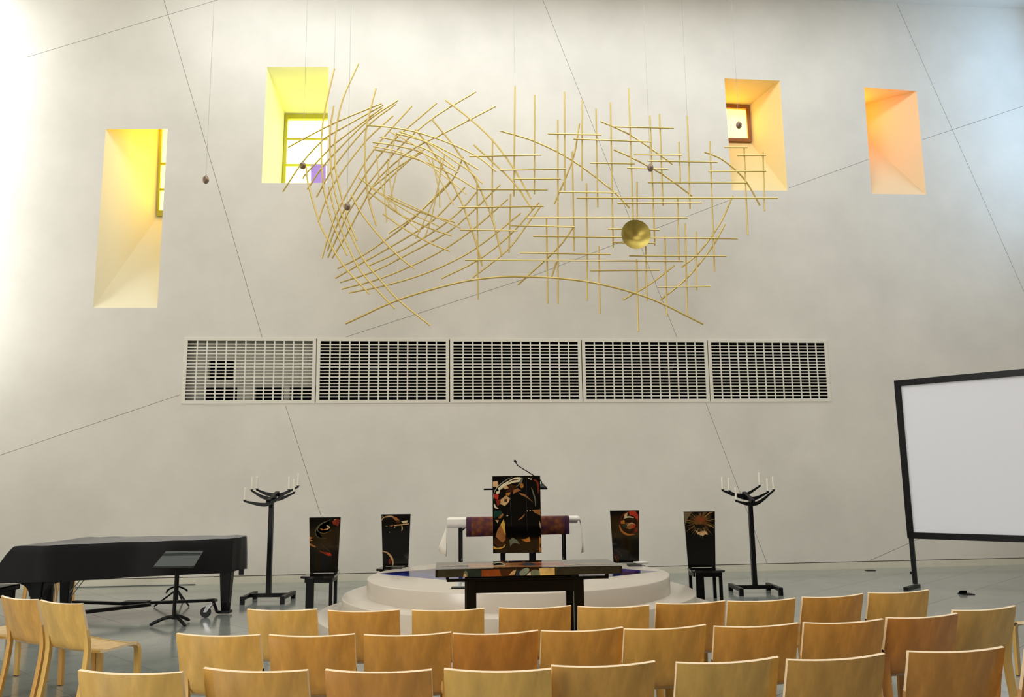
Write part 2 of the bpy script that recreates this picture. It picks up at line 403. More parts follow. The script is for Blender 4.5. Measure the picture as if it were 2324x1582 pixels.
# ------------------------------------------------------------------ wall grilles (five panels, each with frame, slats and uprights)
gn = ['leftmost white wall grille, pale plaster showing behind its slots', 'second wall grille from the left, black behind its slots', 'middle wall grille, straight above the lectern',
      'fourth wall grille from the left, below the brass disc', 'rightmost white wall grille, narrowest of the five']
for p in range(5):
    u0, u1 = gus[p] + .008, gus[p + 1] - .008; wd = u1 - u0; ht = gz1 - gz0
    g = thing('wall_grille', gn[p], 'grille', Wp((u0 + u1) / 2, 0, gz0), WYAW, 'row of wall grilles')
    fwid = .062; t0, t1 = -.02, .012      # local: x along wall, -y into room
    for nm, (a, b, c, d) in (('frame_rail', (-wd / 2, wd / 2, 0, fwid)), ('frame_rail', (-wd / 2, wd / 2, ht - fwid, ht)), ('frame_stile', (-wd / 2, -wd / 2 + fwid, fwid, ht - fwid)), ('frame_stile', (wd / 2 - fwid, wd / 2, fwid, ht - fwid))):
        obj(nm, bbox(a, b, -t1, -t0, c, d, .003), M['grille'], g)
    iw, ih = wd - 2 * fwid, ht - 2 * fwid; NR, NC = 18, 13
    sm = None
    for r in range(1, NR):
        z = fwid + ih * r / NR
        if sm is None: o = obj('slat', bbox(-iw / 2, iw / 2, -.006, .006, -.0098, .0098, .002), M['grille'], g); sm = o.data
        else: o = bpy.data.objects.new('slat', sm); C.objects.link(o); o.parent = g
        o.location = (0, 0, z)
    sm = None
    for c in range(1, NC):
        x = -iw / 2 + iw * c / NC
        if sm is None: o = obj('upright', bbox(-.0125, .0125, -.006, .006, 0, ih, .002), M['grille'], g); sm = o.data
        else: o = bpy.data.objects.new('upright', sm); C.objects.link(o); o.parent = g
        o.location = (x, -.0007, fwid)
    if p in (1, 2, 3):
        x = {1: (850 - 868) / 300, 2: (1173 - 1170) / 299, 3: (1520 - 1464) / 287}[p] * wd
        bm = bmesh.new(); bar(bm, (x - .10, .05, ht * .53), (x + .06, .05, ht * .545), .05, .05); bar(bm, (x + .06, .05, ht * .545), (x + .09, .05, ht * .63), .02, .02)
        obj('latch', bm, M['grey'], g)
# pale inner wall behind the first grille, with its dark openings
def ib(px0, px1, py0, py1):
    a = Pw(px0, py0, -.22); b = Pw(px1, py1, -.22); ua, za = uz(a); ub, zb = uz(b); return ua, ub, zb, za
bm = bmesh.new()
X0, X1, Y0, Y1 = 405, 720, 755, 930
rects = [(X0, X1, Y0, 817), (X0, 472, 817, 865), (531, X1, 817, 865), (X0, X1, 865, 876), (X0, 463, 876, Y1), (539, 577, 876, Y1), (645, 656, 876, Y1)]
for r in rects:
    ua, ub, za, zb = ib(*r); ua = max(ua, gu0 + .02); za = max(za, gz0 + .02); zb = min(zb, gz1 - .02)
    hexa(bm, [Wp(ua, -.22, za), Wp(ub, -.22, za), Wp(ub, -.34, za), Wp(ua, -.34, za), Wp(ua, -.22, zb), Wp(ub, -.22, zb), Wp(ub, -.34, zb), Wp(ua, -.34, zb)])
tag(obj('wall_inner', bm, M['inner']), kind='structure')

# ------------------------------------------------------------------ brass wall sculpture
sc_root = thing('wall_sculpture', 'openwork relief of thin curved and straight brass rods hung before the wall', 'sculpture', Pw(1172, 628, .95))
def srod(pix, layer, r, m=None):
    off = .86 + layer * .034
    pts = catmull([Pw(x, y, off) - sc_root.location for x, y in pix])
    bm = bmesh.new(); tube(bm, pts, r, 8); return obj('rod', bm, m or M['brass'], sc_root, smooth=True)
FAN = [
 [(865.8,234.9),(767.2,275.7),(696,311.6),(653.6,334.8)], [(869.7,238.3),(763.3,298.2),(732,319),(687,368),(641.8,435)],
 [(867.4,244.4),(760.3,325.7),(741.4,344.7),(695.9,393),(687,405.5)], [(903,228),(833.4,275.5),(760.3,347.5),(730,381.7),(697.5,429.9)],
 [(898.3,236.2),(835.6,285.2),(760.7,375),(718.1,447.4)], [(892,262.8),(827.9,322.7),(764.6,406.6),(737,461),(722,504)],
 [(934.5,240.8),(848.5,339.5),(776.2,460),(744,541),(731,586.5)], [(991,233.9),(871.8,340.8),(798,447),(761,520),(743,569.8)],
 [(1079.6,208.6),(979,271),(895,347.2),(804.6,460),(772.3,523.3),(744,585)], [(1124.8,241.4),(1006,303.3),(936.3,339.5),(860,404),(820,470),(790.4,525.9),(753.7,586.5)],
]
VER = [
 [(758.9,155.6),(736.2,256.8),(729.8,316.2),(730,365),(733.6,420),(741.4,458.7),(758,515),(787.8,580)],
 [(813.4,144.5),(776.2,231),(760.7,316.2),(760.7,375.6),(768.5,420),(787.8,492.3),(809.8,546.5)],
 [(757.6,240.8),(749.1,300.7),(750.5,370),(756.8,420),(774.9,484.5),(821.4,582.7),(862.7,634.3),(904,680.8),(976.3,738.9)],
 [(694.9,378.2),(700,420),(723.3,500),(742,540),(780,603.3),(838,667)],
 [(746.5,424),(762,487),(795.6,572.3),(826.6,625.3),(896.3,701)], [(796.9,442),(824,489.7),(871.7,547.8),(911.8,587.8),(940.9,609.8)],
 [(853.2,200.8),(834.3,275),(827.9,339.5),(831.8,417),(839.5,463.9),(854.4,512.2)],
 [(942.8,294.3),(972.5,331.7),(1016.4,398.9),(1047.3,458.2),(1059,489.7),(1084.7,564.6),(1093.8,603.3)],
 [(979.7,270.5),(1024,324),(1057.7,373),(1083.5,417),(1115.7,492.3),(1139,582)],
 [(1011,227),(1065,268.5),(1118.3,318.8),(1168.7,387.2),(1204.8,450.9)], [(1075,328.7),(1120.5,370),(1168.7,418.2),(1208.3,475)],
]
SWEEP = [
 [(765.9,609.8),(821.4,581.4),(883.4,538.8),(924.7,507.8),(963.4,471.6),(1024,412),(1051,357)], [(760.7,631.7),(826.6,594.3),(886,560.7),(955.7,519.4),(994.4,489.7),(1055,425.2)],
 [(836.9,603.3),(898.9,574.9),(976.3,531),(1038.3,484.5),(1080.9,436.8)], [(771,641.3),(844.6,617.5),(929.8,574.9),(1009.9,531),(1058.9,492.3),(1135,419.5)],
 [(774.9,656.3),(857.5,634.3),(940.2,600.7),(1009.9,564.6),(1079.6,515.5),(1151.9,452.3)], [(791.7,664.8),(873,648.5),(963.4,621.4),(1048.6,582.7),(1110.6,541.4),(1181.6,484)],
 [(1002,632.2),(1084.7,590.4),(1157,533.6),(1223,460)], [(1072.3,630.4),(1151.5,567.4),(1199.7,505.4),(1228.9,465.8)],
]
EYEB = [
 [(833,284.7),(887.3,289.1),(951.8,302),(1026.7,327.9),(1086,357.5),(1126,389)], [(897.6,302.8),(931.1,311.1),(982.8,327.8),(1044.8,360),(1086,385.4)],
 [(862.7,311.6),(910.5,321.4),(959.5,335.6),(1000.8,357.5),(1033,381.3)], [(846,323.2),(889.8,329.1),(949.2,343.3),(998.3,367.9),(1040,392)],
 [(848.5,339.5),(915.7,352.4),(982.8,375.6),(1039.6,404),(1078.3,428.6)], [(906.6,298.2),(969.9,324),(1029.3,364),(1065.4,388.5),(1095,417)],
 [(813.7,402.7),(861.4,437.6),(891,453.6),(955.7,482),(1031.9,504.4)], [(839.5,438),(904,484.6),(968.6,515.5),(1025.4,535.4)], [(869.2,485.8),(922.1,522),(976.3,551.7),(1021.5,570.3)],
 [(962,339.5),(936.3,357.5),(878,411),(838,452)], [(958,346),(905,378),(845,425)], [(1024,409),(976,458),(940,492),(882,529.7)],
]
THIN = [
 [(880.8,296.9),(941.5,330.4),(975,365.3),(1003.5,417),(1029.3,465)], [(847,332.2),(905.3,344.6),(967.3,370.5),(1024,411.8),(1059,441.5)],
 [(898.9,302),(881,375),(873,430),(877.7,505)], [(911.8,340.8),(890,435),(880,471)], [(855,351),(860,401.4),(879.5,455.7),(905,483),(954.4,526.4)],
 [(879.5,367.9),(890,442),(904,487)], [(980.2,357.5),(995.7,429.8),(998.3,471.6)], [(1008.6,352.4),(998,404),(979,494.9),(963.4,541.3)], [(1001,359),(993,430),(958,512),(942.8,541.3)],
 [(880.8,443),(950.5,475.5),(1045.6,518)], [(839.5,425),(924.7,479.4),(998.3,514.8)],
]
BIG = [[(784,735),(904,680.8),(1033,643.3),(1110,631),(1172,627.8),(1265,631.5),(1361.4,644.8),(1475,677.5),(1596.2,736)]]
ARC = [
 [(1135.3,297),(1215,321.8),(1299.5,364.8),(1389,432),(1429,472.6)], [(1363,275.3),(1430,306.3),(1499,352.8),(1526.7,373.4)], [(1393,339.7),(1437,359.7),(1506,397.5),(1571.4,445.7)],
 [(1599,345.2),(1640.3,363),(1688.5,406),(1724.6,466.4)], [(1315,281),(1299.5,363),(1258,462)], [(1303,513),(1265,564),(1175.6,646.5)], [(1662.7,445),(1633.4,508.8),(1585.2,574.3),(1547.3,606.3)],
 [(1645.4,508.8),(1616.2,560.5),(1561,629.3),(1499,681)], [(1530,602.8),(1475,645),(1413,681)], [(1263,595),(1252.3,627.6)],
]
def c2(l): return [[(1000 + a / 2.905, 160 + b / 2.905), (1000 + c / 2.905, 160 + d / 2.905)] for a, b, c, d in l]
def d2(l): return [[(1000 + a / 2.905, 440 + b / 2.905), (1000 + c / 2.905, 440 + d / 2.905)] for a, b, c, d in l]
HOR = c2([(188,567,662,557),(390,657,825,650),(488,717,792,715),(240,785,705,787),(115,903,680,896),(707,418,1060,425),(875,452,1385,471),(988,610,1280,615),(1140,371,1537,381),(1275,555,1592,558),
          (1365,597,1825,605),(1230,644,1498,650),(780,803,1168,806),(897,840,2222,842),(1167,875,1722,871),(1365,739,2015,741),(1765,667,2145,664),(1872,507,2022,508),(1955,560,2145,559)]) + \
      d2([(568,157,1627,159),(463,209,885,219),(127,238,507,243),(612,280,1957,296),(1103,231,1443,239),(1135,321,1413,326),(523,389,1120,399),(160,437,1600,445),(988,507,1443,503),(1243,409,1883,411),(1433,615,1777,611)])
VRT = [((1168.7,196),(1166.3,445.7)),((1213.4,216),(1212.7,440.5)),((1266,273),(1266.3,690)),((1281,209),(1282,432)),((1321.5,227.8),(1320.8,409.6)),((1352.5,246.7),(1356.6,470)),((1385.5,233),(1391.4,562)),
       ((1426.9,200.6),(1437,500)),((1475,262.6),(1486,557)),((1496.7,259),(1504.6,467)),((1541,322.5),(1544,416.5)),((1560,263.3),(1566,474)),((1611,321),(1621.7,615.6)),((1688.5,335),(1697,533.6)),
       ((1731.5,344),(1735.3,478.6)),((1298.8,343.5),(1303,570)),((1331,416.5),(1333,682.7)),((1445.8,413),(1446.2,498)),((1537.7,446.4),(1541,589.7)),((1117.7,315),(1117,502)),((1082.6,413),(1085,680)),
       ((1159,440.6),(1155,574)),((1240.3,496.8),(1243,689)),((1359,558.8),(1361.4,711)),((1445,588),(1448.5,752.6)),((1465.4,558.8),(1468,683)),((1508.8,535.4),(1513,718.8)),((1555,507),(1559.7,717)),((1580,526),(1581,658.6))]
RD = .0145
for l, ly, r in ((FAN, 0, RD), (VER, 1, RD * 1.1), (SWEEP, 0, RD), (EYEB, 2, RD), (THIN, 3, RD * .72), (BIG, 1, RD * 1.25), (ARC, 0, RD * 1.1), (HOR, 2, RD), (VRT, 1, RD)):
    for p in l: srod(p, ly, r)
# the dished brass disc
c = Pw(1444.4, 530.6, 1.17); R = (Pw(1444.4 + 33.4, 530.6, 1.17) - c).length
bm = bmesh.new()
prof = [(r, .15 * math.cos(r / R * PI / 2)) for r in [R * k / 10 for k in (10, 9.5, 9, 8, 7, 6, 5, 4, 3, 2, 1, .05)]]
full = prof + [(r, z + .008) for r, z in prof[::-1]]
lathe(bm, full, 48, cap=False)
bmesh.ops.rotate(bm, verts=bm.verts, cent=(0, 0, 0), matrix=Matrix.Rotation(-PI / 2, 3, 'X') @ Matrix.Identity(3))
bmesh.ops.rotate(bm, verts=bm.verts, cent=(0, 0, 0), matrix=Matrix.Rotation(WYAW, 3, 'Z'))
bmesh.ops.translate(bm, verts=bm.verts, vec=c - sc_root.location - WN * .03)
o = obj('disc', bm, M['disc'], sc_root, smooth=True); o['label'] = 'round dished brass disc'
for (x, y), ly in (((758.9, 156), 1), ((1168.7, 197), 1), ((1559.8, 264), 1)):
    p = Pw(x, y, .86 + ly * .034); bm = bmesh.new(); tube(bm, [p - sc_root.location, Vector((p.x, p.y, CEIL)) - sc_root.location], .0025, 5); obj('hanging_wire', bm, M['wire'], sc_root)

# ------------------------------------------------------------------ egg-shaped bronze balls hanging on long wires
for (x, y, off, lab) in ((467, 408, 1.2, 'small bronze ball on a wire between the first two windows'), (687, 376, 1.25, 'small bronze ball hanging in front of the yellow-green window'),
                         (788, 469, 1.25, 'reddish bronze ball hanging among the curved rods left of the eye'), (1476, 381, 1.25, 'small bronze ball hanging among the straight rods above the brass disc'),
                         (1677, 284, 1.25, 'dark bronze ball hanging in front of the amber window')):
    p = Pw(x, y, off); b = thing('pendant_ball', lab, 'pendant', p, 0, 'hanging bronze balls')
    bm = bmesh.new(); bmesh.ops.create_uvsphere(bm, u_segments=16, v_segments=12, radius=.056, matrix=Matrix.Scale(1.25, 4, (0, 0, 1))); obj('ball', bm, M['ball'], b, smooth=True)
    bm = bmesh.new(); lathe(bm, [(.012, .066), (.012, .085), (.004, .09)], 10); obj('cap', bm, M['wire'], b)
    bm = bmesh.new(); tube(bm, [(0, 0, .085), (0, 0, CEIL - p.z)], .0028, 5); obj('wire', bm, M['wire'], b)

# ------------------------------------------------------------------ round podium with blue star
PC = Vector((.04, 10.32)); PH = .58; RISE = PH / 3
pod = thing('round_podium', 'round cream podium of three steps with a blue star inlay on top', 'podium', (PC.x, PC.y, 0))
for i, r in enumerate((2.36, 2.07, 1.785)):
    bm = bmesh.new(); z0, z1 = i * RISE, (i + 1) * RISE
    lathe(bm, [(r, z0), (r, z1 - .012), (r - .004, z1 - .004), (r - .012, z1)], 128); obj('step', bm, M['step'], pod, smooth=True)
tips = [Pz(x, y, PH) for x, y in ((858, 1302), (1180, 1338), (1492, 1297), (1183, 1271))]
ctr = Vector((PC.x, PC.y, 0)); c0 = (tips[0] + tips[2]) / 2
for k in range(4):
    a, b = tips[k], tips[(k + 1) % 4]; mid = (a + b) / 2; mid = mid + (c0 - mid) * .06
    bm = bmesh.new()
    for f, nm in (((a, mid, c0), 0), ((mid, b, c0), 1)):
        lo = [bm.verts.new(Vector((p.x, p.y, PH)) - ctr) for p in f]; hi = [bm.verts.new(Vector((p.x, p.y, PH + .001)) - ctr) for p in f]
        fc = [bm.faces.new(hi)] + [bm.faces.new((lo[i], lo[(i + 1) % 3], hi[(i + 1) % 3], hi[i])) for i in range(3)]
        for q in fc: q.material_index = nm
    o = obj('star_inlay', bm, [M['blue'], M['blue2']], pod)
    if k == 0: o['label'] = 'deep blue glass star point'

# ------------------------------------------------------------------ lacquered panels with abstract painting
def uvmap(tl, tr, bl):
    ax = Vector((tr[0] - tl[0], tr[1] - tl[1])); ay = Vector((bl[0] - tl[0], bl[1] - tl[1])); det = ax.x * ay.y - ax.y * ay.x
    def f(p):
        d = Vector((p[0] - tl[0], p[1] - tl[1])); u = (d.x * ay.y - d.y * ay.x) / det; v = (ax.x * d.y - ax.y * d.x) / det
        return min(.99, max(.01, u)), 1 - min(.99, max(.01, v))
    return f
def strip_poly(pts, wd):
    pts = [Vector(p) for p in pts]; pts = catmull(pts, 4); L, R = [], []; n = len(pts)
    for i, p in enumerate(pts):
        t = (pts[min(i + 1, n - 1)] - pts[max(i - 1, 0)]).normalized(); nn = Vector((-t.y, t.x)); k = wd * (.25 + .75 * math.sin(PI * (i + .5) / n)) / 2
        L.append(p + nn * k); R.append(p - nn * k)
    return L + R[::-1]
def inlay(name, shapes, f, place, parent, lift=.0015):
    """shapes: (colour, polygon in drawing units); f maps to (u,v); place maps (u,v,height) to local 3D"""
    bm = bmesh.new(); mats = [M['gloss']]; bm.faces.new([bm.verts.new(place(u, v, lift * .6)) for u, v in ((.004, .004), (.996, .004), (.996, .996), (.004, .996))])
    for k, (col, poly) in enumerate(shapes):
        pm = paint(col)
        if pm not in mats: mats.append(pm)
        vs = [bm.verts.new(place(*f(p), lift * (1 + .12 * k / max(1, len(shapes)) + .02 * (k % 5)))) for p in poly]
        try: fc = bm.faces.new(vs); fc.material_index = mats.index(pm)
        except Exception: pass
    bmesh.ops.triangulate(bm, faces=bm.faces[:])
    me = bpy.data.meshes.new(name); bm.to_mesh(me); bm.free()
    for x in mats: me.materials.append(x)
    o = bpy.data.objects.new(name, me); C.objects.link(o); o.parent = parent; return o
def ell(cx, cy, rx, ry, rot=0, n=20, a0=0, a1=360):
    r = []
    for k in range(n):
        a = math.radians(a0 + (a1 - a0) * k / (n if a1 - a0 == 360 else n - 1)); x, y = rx * math.cos(a), ry * math.sin(a)
        r.append((cx + x * math.cos(rot) - y * math.sin(rot), cy + x * math.sin(rot) + y * math.cos(rot)))
    return r
TAN, CREAM, GREYG, RED, BRN, DBR, YEL, GRN, ORG, DOR = (200, 160, 110), (215, 200, 160), (104, 104, 80), (180, 52, 34), (150, 94, 50), (62, 32, 14), (206, 160, 70), (22, 58, 46), (176, 108, 44), (120, 40, 22)
LECT = [(GRN, [(860,745),(930,735),(960,770),(920,810),(860,830)]), (DBR, [(1040,420),(1130,440),(1080,520),(1000,520)]),
 (TAN, [(845,390),(905,380),(912,430),(895,458),(845,450)]), (CREAM, [(905,470),(960,420),(1050,370),(1110,340),(1165,335),(1185,355),(1160,395),(1110,400),(1060,415),(1010,430),(960,470),(920,500)]),
 (DBR, strip_poly([(1030,400),(1090,372),(1150,365)], 14)), (GREYG, [(1180,335),(1205,350),(1195,400),(1150,440),(1110,470),(1150,420),(1180,375)]), ((160,160,140), strip_poly([(850,600),(862,520),(900,455),(980,385),(1075,335)], 9)),
 (RED, [(865,540),(905,535),(917,560),(905,603),(872,598),(856,565)]), (CREAM, [(880,510),(930,505),(920,535),(890,540)]), (TAN, [(960,450),(1010,430),(1035,470),(990,482)]), (RED, [(1020,410),(1055,385),(1060,400),(1030,425)]),
 (BRN, [(1090,490),(1140,470),(1185,500),(1120,520),(1085,545)]), (TAN, [(940,605),(1000,560),(1050,592),(1040,632),(990,684),(935,660)]), (DBR, [(985,600),(1020,600),(1010,640),(980,630)]), (CREAM, [(860,645),(885,690),(915,715),(880,715),(858,690)]), (DOR, [(880,612),(940,604),(930,660),(900,690)]),
 (ORG, [(1000,530),(1060,520),(1040,560),(1000,560)]), (BRN, [(1150,520),(1230,545),(1325,640),(1240,580),(1180,555)]), (GREYG, strip_poly([(1305,460),(1330,540),(1350,620),(1350,690)], 16)), (DOR, strip_poly([(1330,365),(1370,390),(1385,450),(1385,540)], 24)),
 (CREAM, ell(1275,352,9,7)), (CREAM, ell(1300,362,12,8)), (ORG, ell(1190,440,22,30)), (BRN, [(1310,735),(1415,725),(1415,800),(1345,770)]), (CREAM, ell(1255,747,9,6)), (CREAM, ell(1288,745,8,6)),
 (BRN, [(905,832),(960,770),(975,790),(940,832)]), (CREAM, ell(1018,800,11,7)), (TAN, [(875,850),(918,855),(902,890)]), (YEL, [(975,842),(990,900),(998,1040),(965,960),(938,905)]), (BRN, [(938,905),(1000,1010),(995,1090),(960,1122),(878,1050),(900,975)]),
 (DBR, [(868,1060),(960,1122),(992,1142),(920,1178),(855,1130)]), (YEL, [(850,1160),(900,1185),(960,1172),(998,1138),(982,1178),(930,1198),(850,1197)]), (GREYG, [(1040,1095),(1080,1063),(1130,1090),(1168,1142),(1110,1125),(1070,1140),(1055,1172)]),
 (BRN, strip_poly([(1150,850),(1190,825),(1225,785)], 16)), (ORG, [(1180,1085),(1240,1078),(1280,1055),(1290,1112),(1240,1117)]), (TAN, [(1395,860),(1422,900),(1422,960),(1402,930)]), (ORG, [(1392,1040),(1425,1080),(1425,1237),(1390,1237)]), (DBR, ell(1408,1160,9,26)), ((40,50,62), strip_poly([(1250,340),(1245,600),(1252,980)], 5)), ((40,50,62), strip_poly([(1062,430),(1055,640),(1070,920)], 5))]
TH1 = [((70,74,52), strip_poly([(960,560),(880,610),(850,680),(880,730),(960,740)], 9)), ((96,90,60), strip_poly([(1000,550),(900,600),(870,660),(930,690),(1000,660)], 7)), (ORG, [(890,640),(930,650),(960,635),(960,610),(985,630),(965,655),(910,660)]), (CREAM, strip_poly([(950,610),(980,630),(950,655)], 10)),
 (DOR, [(1000,570),(1050,545),(1070,560),(1060,620),(1010,600)]), (TAN, ell(1040,562,22,12,.3)), (ORG, [(790,720),(830,735),(800,745),(830,760),(790,765)]), (BRN, [(795,785),(860,820),(850,828),(795,808)]), (DOR, [(890,855),(930,870),(1000,880),(1020,910),(980,912),(900,872)]), (RED, [(960,880),(1000,885),(1018,908),(985,910)]), ((60,44,24), strip_poly([(900,790),(960,840),(1010,880)], 8))]
TH2 = [(TAN, strip_poly([(1490,560),(1510,530),(1570,520),(1610,535),(1650,560)], 15)), (BRN, ell(1620,545,34,14,.6)), (DBR, ell(1640,575,22,16)), (CREAM, [(1670,570),(1730,560),(1725,580),(1690,590)]), (TAN, [(1600,605),(1740,590),(1740,600),(1610,615)]), (CREAM, strip_poly([(1675,600),(1682,640),(1678,665)], 9)),
 (GREYG, [(1520,618),(1540,608),(1545,622)]), (BRN, [(1560,612),(1600,600),(1590,620)]), (TAN, strip_poly([(1500,855),(1550,875),(1590,920),(1605,970),(1600,1000)], 20)), (DOR, ell(1572,955,12,26)), ((150,140,110), ell(1500,517,5,5)), ((150,140,110), ell(1610,628,5,5)), ((150,140,110), ell(1563,673,5,5))]
TH3 = [((78,28,16), ell(345,665,92,122)), ((34,14,8), ell(345,665,78,106)), (ORG, strip_poly([(255,680),(280,740),(340,775),(410,770)], 20)), (RED, [(340,545),(400,540),(430,580),(430,640),(390,590),(350,580)]), (CREAM, strip_poly([(295,615),(340,600),(390,608)], 14)), (ORG, [(270,640),(300,630),(310,670),(270,670)]), (BRN, ell(350,690,40,30,.2)), (TAN, strip_poly([(330,690),(370,660),(410,680)], 12)),
 (RED, ell(390,690,18,22)), (TAN, [(300,575),(330,555),(325,600),(298,605)]), ((40,60,46), ell(310,690,22,16)), (DOR, [(400,720),(435,700),(435,740),(405,760)]), (DOR, strip_poly([(205,975),(240,985),(250,1020),(245,1050)], 7)), ((76,50,26), strip_poly([(205,930),(255,945),(280,980),(285,1010)], 6)), (ORG, strip_poly([(205,990),(225,1000),(232,1040)], 6))]
TH4 = []
for k in range(44):
    a = 2 * PI * k / 44 + .1; r0, r1 = 50 + 8 * (k % 3), 118 + 22 * ((k * 7) % 4)
    cx0, cy0 = 1080, 650; w0 = .06
    TH4.append(([(104, 66, 32), (70, 60, 30), (142, 106, 62), (56, 32, 16), (90, 74, 42)][k % 5], [(cx0 + r0 * math.cos(a - w0), cy0 + r0 * math.sin(a - w0)), (cx0 + r1 * .75 * math.cos(a - .045), cy0 + r1 * .75 * math.sin(a - .045)), (cx0 + r1 * math.cos(a + .02), cy0 + r1 * math.sin(a + .02)), (cx0 + r0 * math.cos(a + w0), cy0 + r0 * math.sin(a + w0))]))
TH4 += [((120,100,70), [(926,552),(1000,550),(960,620),(940,680)]), ((104, 62, 30), ell(1085,640,66,58)), ((122, 66, 30), [(1050,640),(1065,600),(1085,618),(1105,598),(1118,640),(1086,662)]), ((150, 56, 34), [(1075,628),(1086,606),(1094,628),(1086,644)]), ((30, 22, 14), [(1028,690),(1060,676),(1120,678),(1128,700),(1090,716),(1040,712)]), (TAN, [(1030,730),(1070,755),(1110,740),(1140,745),(1160,780),(1130,775),(1110,795),(1090,780),(1060,778)]), (CREAM, strip_poly([(1035,735),(1070,770),(1100,785)], 12))]

def throne(px, py, zt, lab, shapes, fmap, group='lacquered chairs around the podium'):
    """px: centre of the backrest top, py its row; placed on floor by its depth Y=zt"""
    Yb = zt; p = Py(px, py, Yb); hz = p.z
    t = thing('ceremonial_chair', lab, 'chair', (p.x, Yb, 0), 0, group)   # local -y faces the camera; back at y=0
    zb, ztp = .43, hz; wt, wb = .225, .195
    bm = bmesh.new(); hexa(bm, [(-wb, -.02, zb), (wb, -.02, zb), (wb, .012, zb), (-wb, .012, zb), (-wt, -.02, ztp), (wt, -.02, ztp), (wt, .012, ztp), (-wt, .012, ztp)]); bevel(bm, .003)
    back = obj('backrest', bm, M['gloss'], t)
    def place(u, v, h):
        hw = wb + (wt - wb) * v; return Vector(((2 * u - 1) * hw, -.02 - h, zb + (ztp - zb) * v))
    inlay('painted_inlay', shapes, fmap, place, back)
    # seat: curved front edge board with thin dish
    bm = bmesh.new(); N = 10; outline = [(-.21, .0), (.21, .0), (.235, -.40)] + [(.235 - .47 * k / N, -.40 - .05 * math.sin(PI * k / N)) for k in range(1, N)] + [(-.235, -.40)]
    lo = [bm.verts.new((x, y, .395)) for x, y in outline]; hi = [bm.verts.new((x, y, .425 - .0)) for x, y in outline]; n = len(outline)
    bm.faces.new(lo); bm.faces.new(hi)
    for k in range(n): bm.faces.new((lo[k], lo[(k + 1) % n], hi[(k + 1) % n], hi[k]))
    bmesh.ops.bevel(bm, geom=bm.edges[:], offset=.006, segments=2, affect='EDGES'); obj('seat', bm, M['gloss'], t)
    for s in (-1, 1): obj('leg', bbox(s * .17 - .022, s * .17 + .022, -.03, .014, 0, .44), M['black'], t)
    obj('leg', bbox(-.165, -.055, -.37, -.335, 0, .395), M['black'], t); obj('leg', bbox(.155, .20, -.37, -.335, 0, .395), M['black'], t)
    obj('apron', bbox(-.055, .155, -.365, -.34, .33, .395), M['black'], t)
    for s in (-1, 1): obj('side_rail', bbox(s * .18 - .012, s * .18 + .012, -.335, -.03, .33, .395), M['black'], t)
    return t
throne(738, 1174, 12.25, 'black lacquered high-back chair beside the left candelabrum, with red streaks', TH1, uvmap((790, 532), (1075, 530), (800, 1078)))
throne(899, 1167, 13.15, 'black lacquered high-back chair with a pale half ring at its lower left', TH2, uvmap((1487, 500), (1750, 500), (1500, 998)))
throne(1417, 1158.5, 13.15, 'black lacquered high-back chair painted with a red and orange orb', TH3, uvmap((165, 540), (435, 533), (200, 1055)))
throne(1586.5, 1161, 12.35, 'black lacquered high-back chair painted with a brown sunburst, beside right candelabrum', TH4, uvmap((925, 550), (1212, 542), (968, 1110)))

# ------------------------------------------------------------------ lectern with microphone
LY = 10.55; pl = Py(1174, 1255, LY)
lec = thing('lectern', 'tall black lacquered lectern painted with swirls, standing on the podium', 'lectern', (pl.x, LY, PH))
zt = Py(1173, 1080, LY).z - PH; zb = Py(1174, 1255, LY).z - PH
hw = (Py(1228, 1160, LY).x - Py(1119, 1160, LY).x) / 2
front = obj('front_panel', bbox(-hw, hw, -.02, .02, zb, zt, .003), M['gloss'], lec)
fm = uvmap((840, 322), (1410, 318), (850, 1248))
inlay('painted_inlay', LECT, fm, lambda u, v, h: Vector(((2 * u - 1) * hw, -.02 - h, zb + (zt - zb) * v)), front)
for s in (-1, 1): obj('leg', bbox(s * hw * .63 - .042 + (.02 if s < 0 else 0), s * hw * .63 + .042, .02, .10, 0, zb + .25), M['black'], lec)
obj('foot', bbox(-hw * .8, hw * .8, .0, .35, 0, .03), M['black'], lec)
dz = Py(1110, 1110, LY + .2).z - PH
obj('desk', bbox(-hw - .11, hw + .09, .02, .40, dz - .012, dz + .008, .003), M['black'], lec)
for s in (-1, 1): obj('desk_bracket', bbox(s * .18 - .015, s * .18 + .015, .02, .3, dz - .09, dz - .012), M['black'], lec)
mic = thing('gooseneck_microphone', 'thin black gooseneck microphone rising behind the lectern', 'microphone', (pl.x + hw + .03, LY + .17, PH + dz + .008))
mo = mic.location
bm = bmesh.new(); lathe(bm, [(.055, 0), (.055, .012), (.03, .03), (.018, .05)], 20); obj('base', bm, M['iron'], mic, smooth=True)
nk = [Py(x, y, LY + .17) - mo for x, y in ((1233, 1100), (1226, 1089), (1209, 1078), (1190, 1066), (1177, 1058), (1172, 1052), (1170, 1048.5))]
bm = bmesh.new(); tube(bm, catmull([Vector((0, 0, .045))] + nk[1:], 5), .006, 8); obj('gooseneck', bm, M['iron'], mic, smooth=True)
bm = bmesh.new(); d = (nk[-1] - nk[-2]).normalized(); tube(bm, [nk[-1] - d * .01, nk[-1], nk[-1] + d * .018, nk[-1] + d * .03], [.008, .017, .017, .008], 10); obj('capsule', bm, M['iron'], mic, smooth=True)

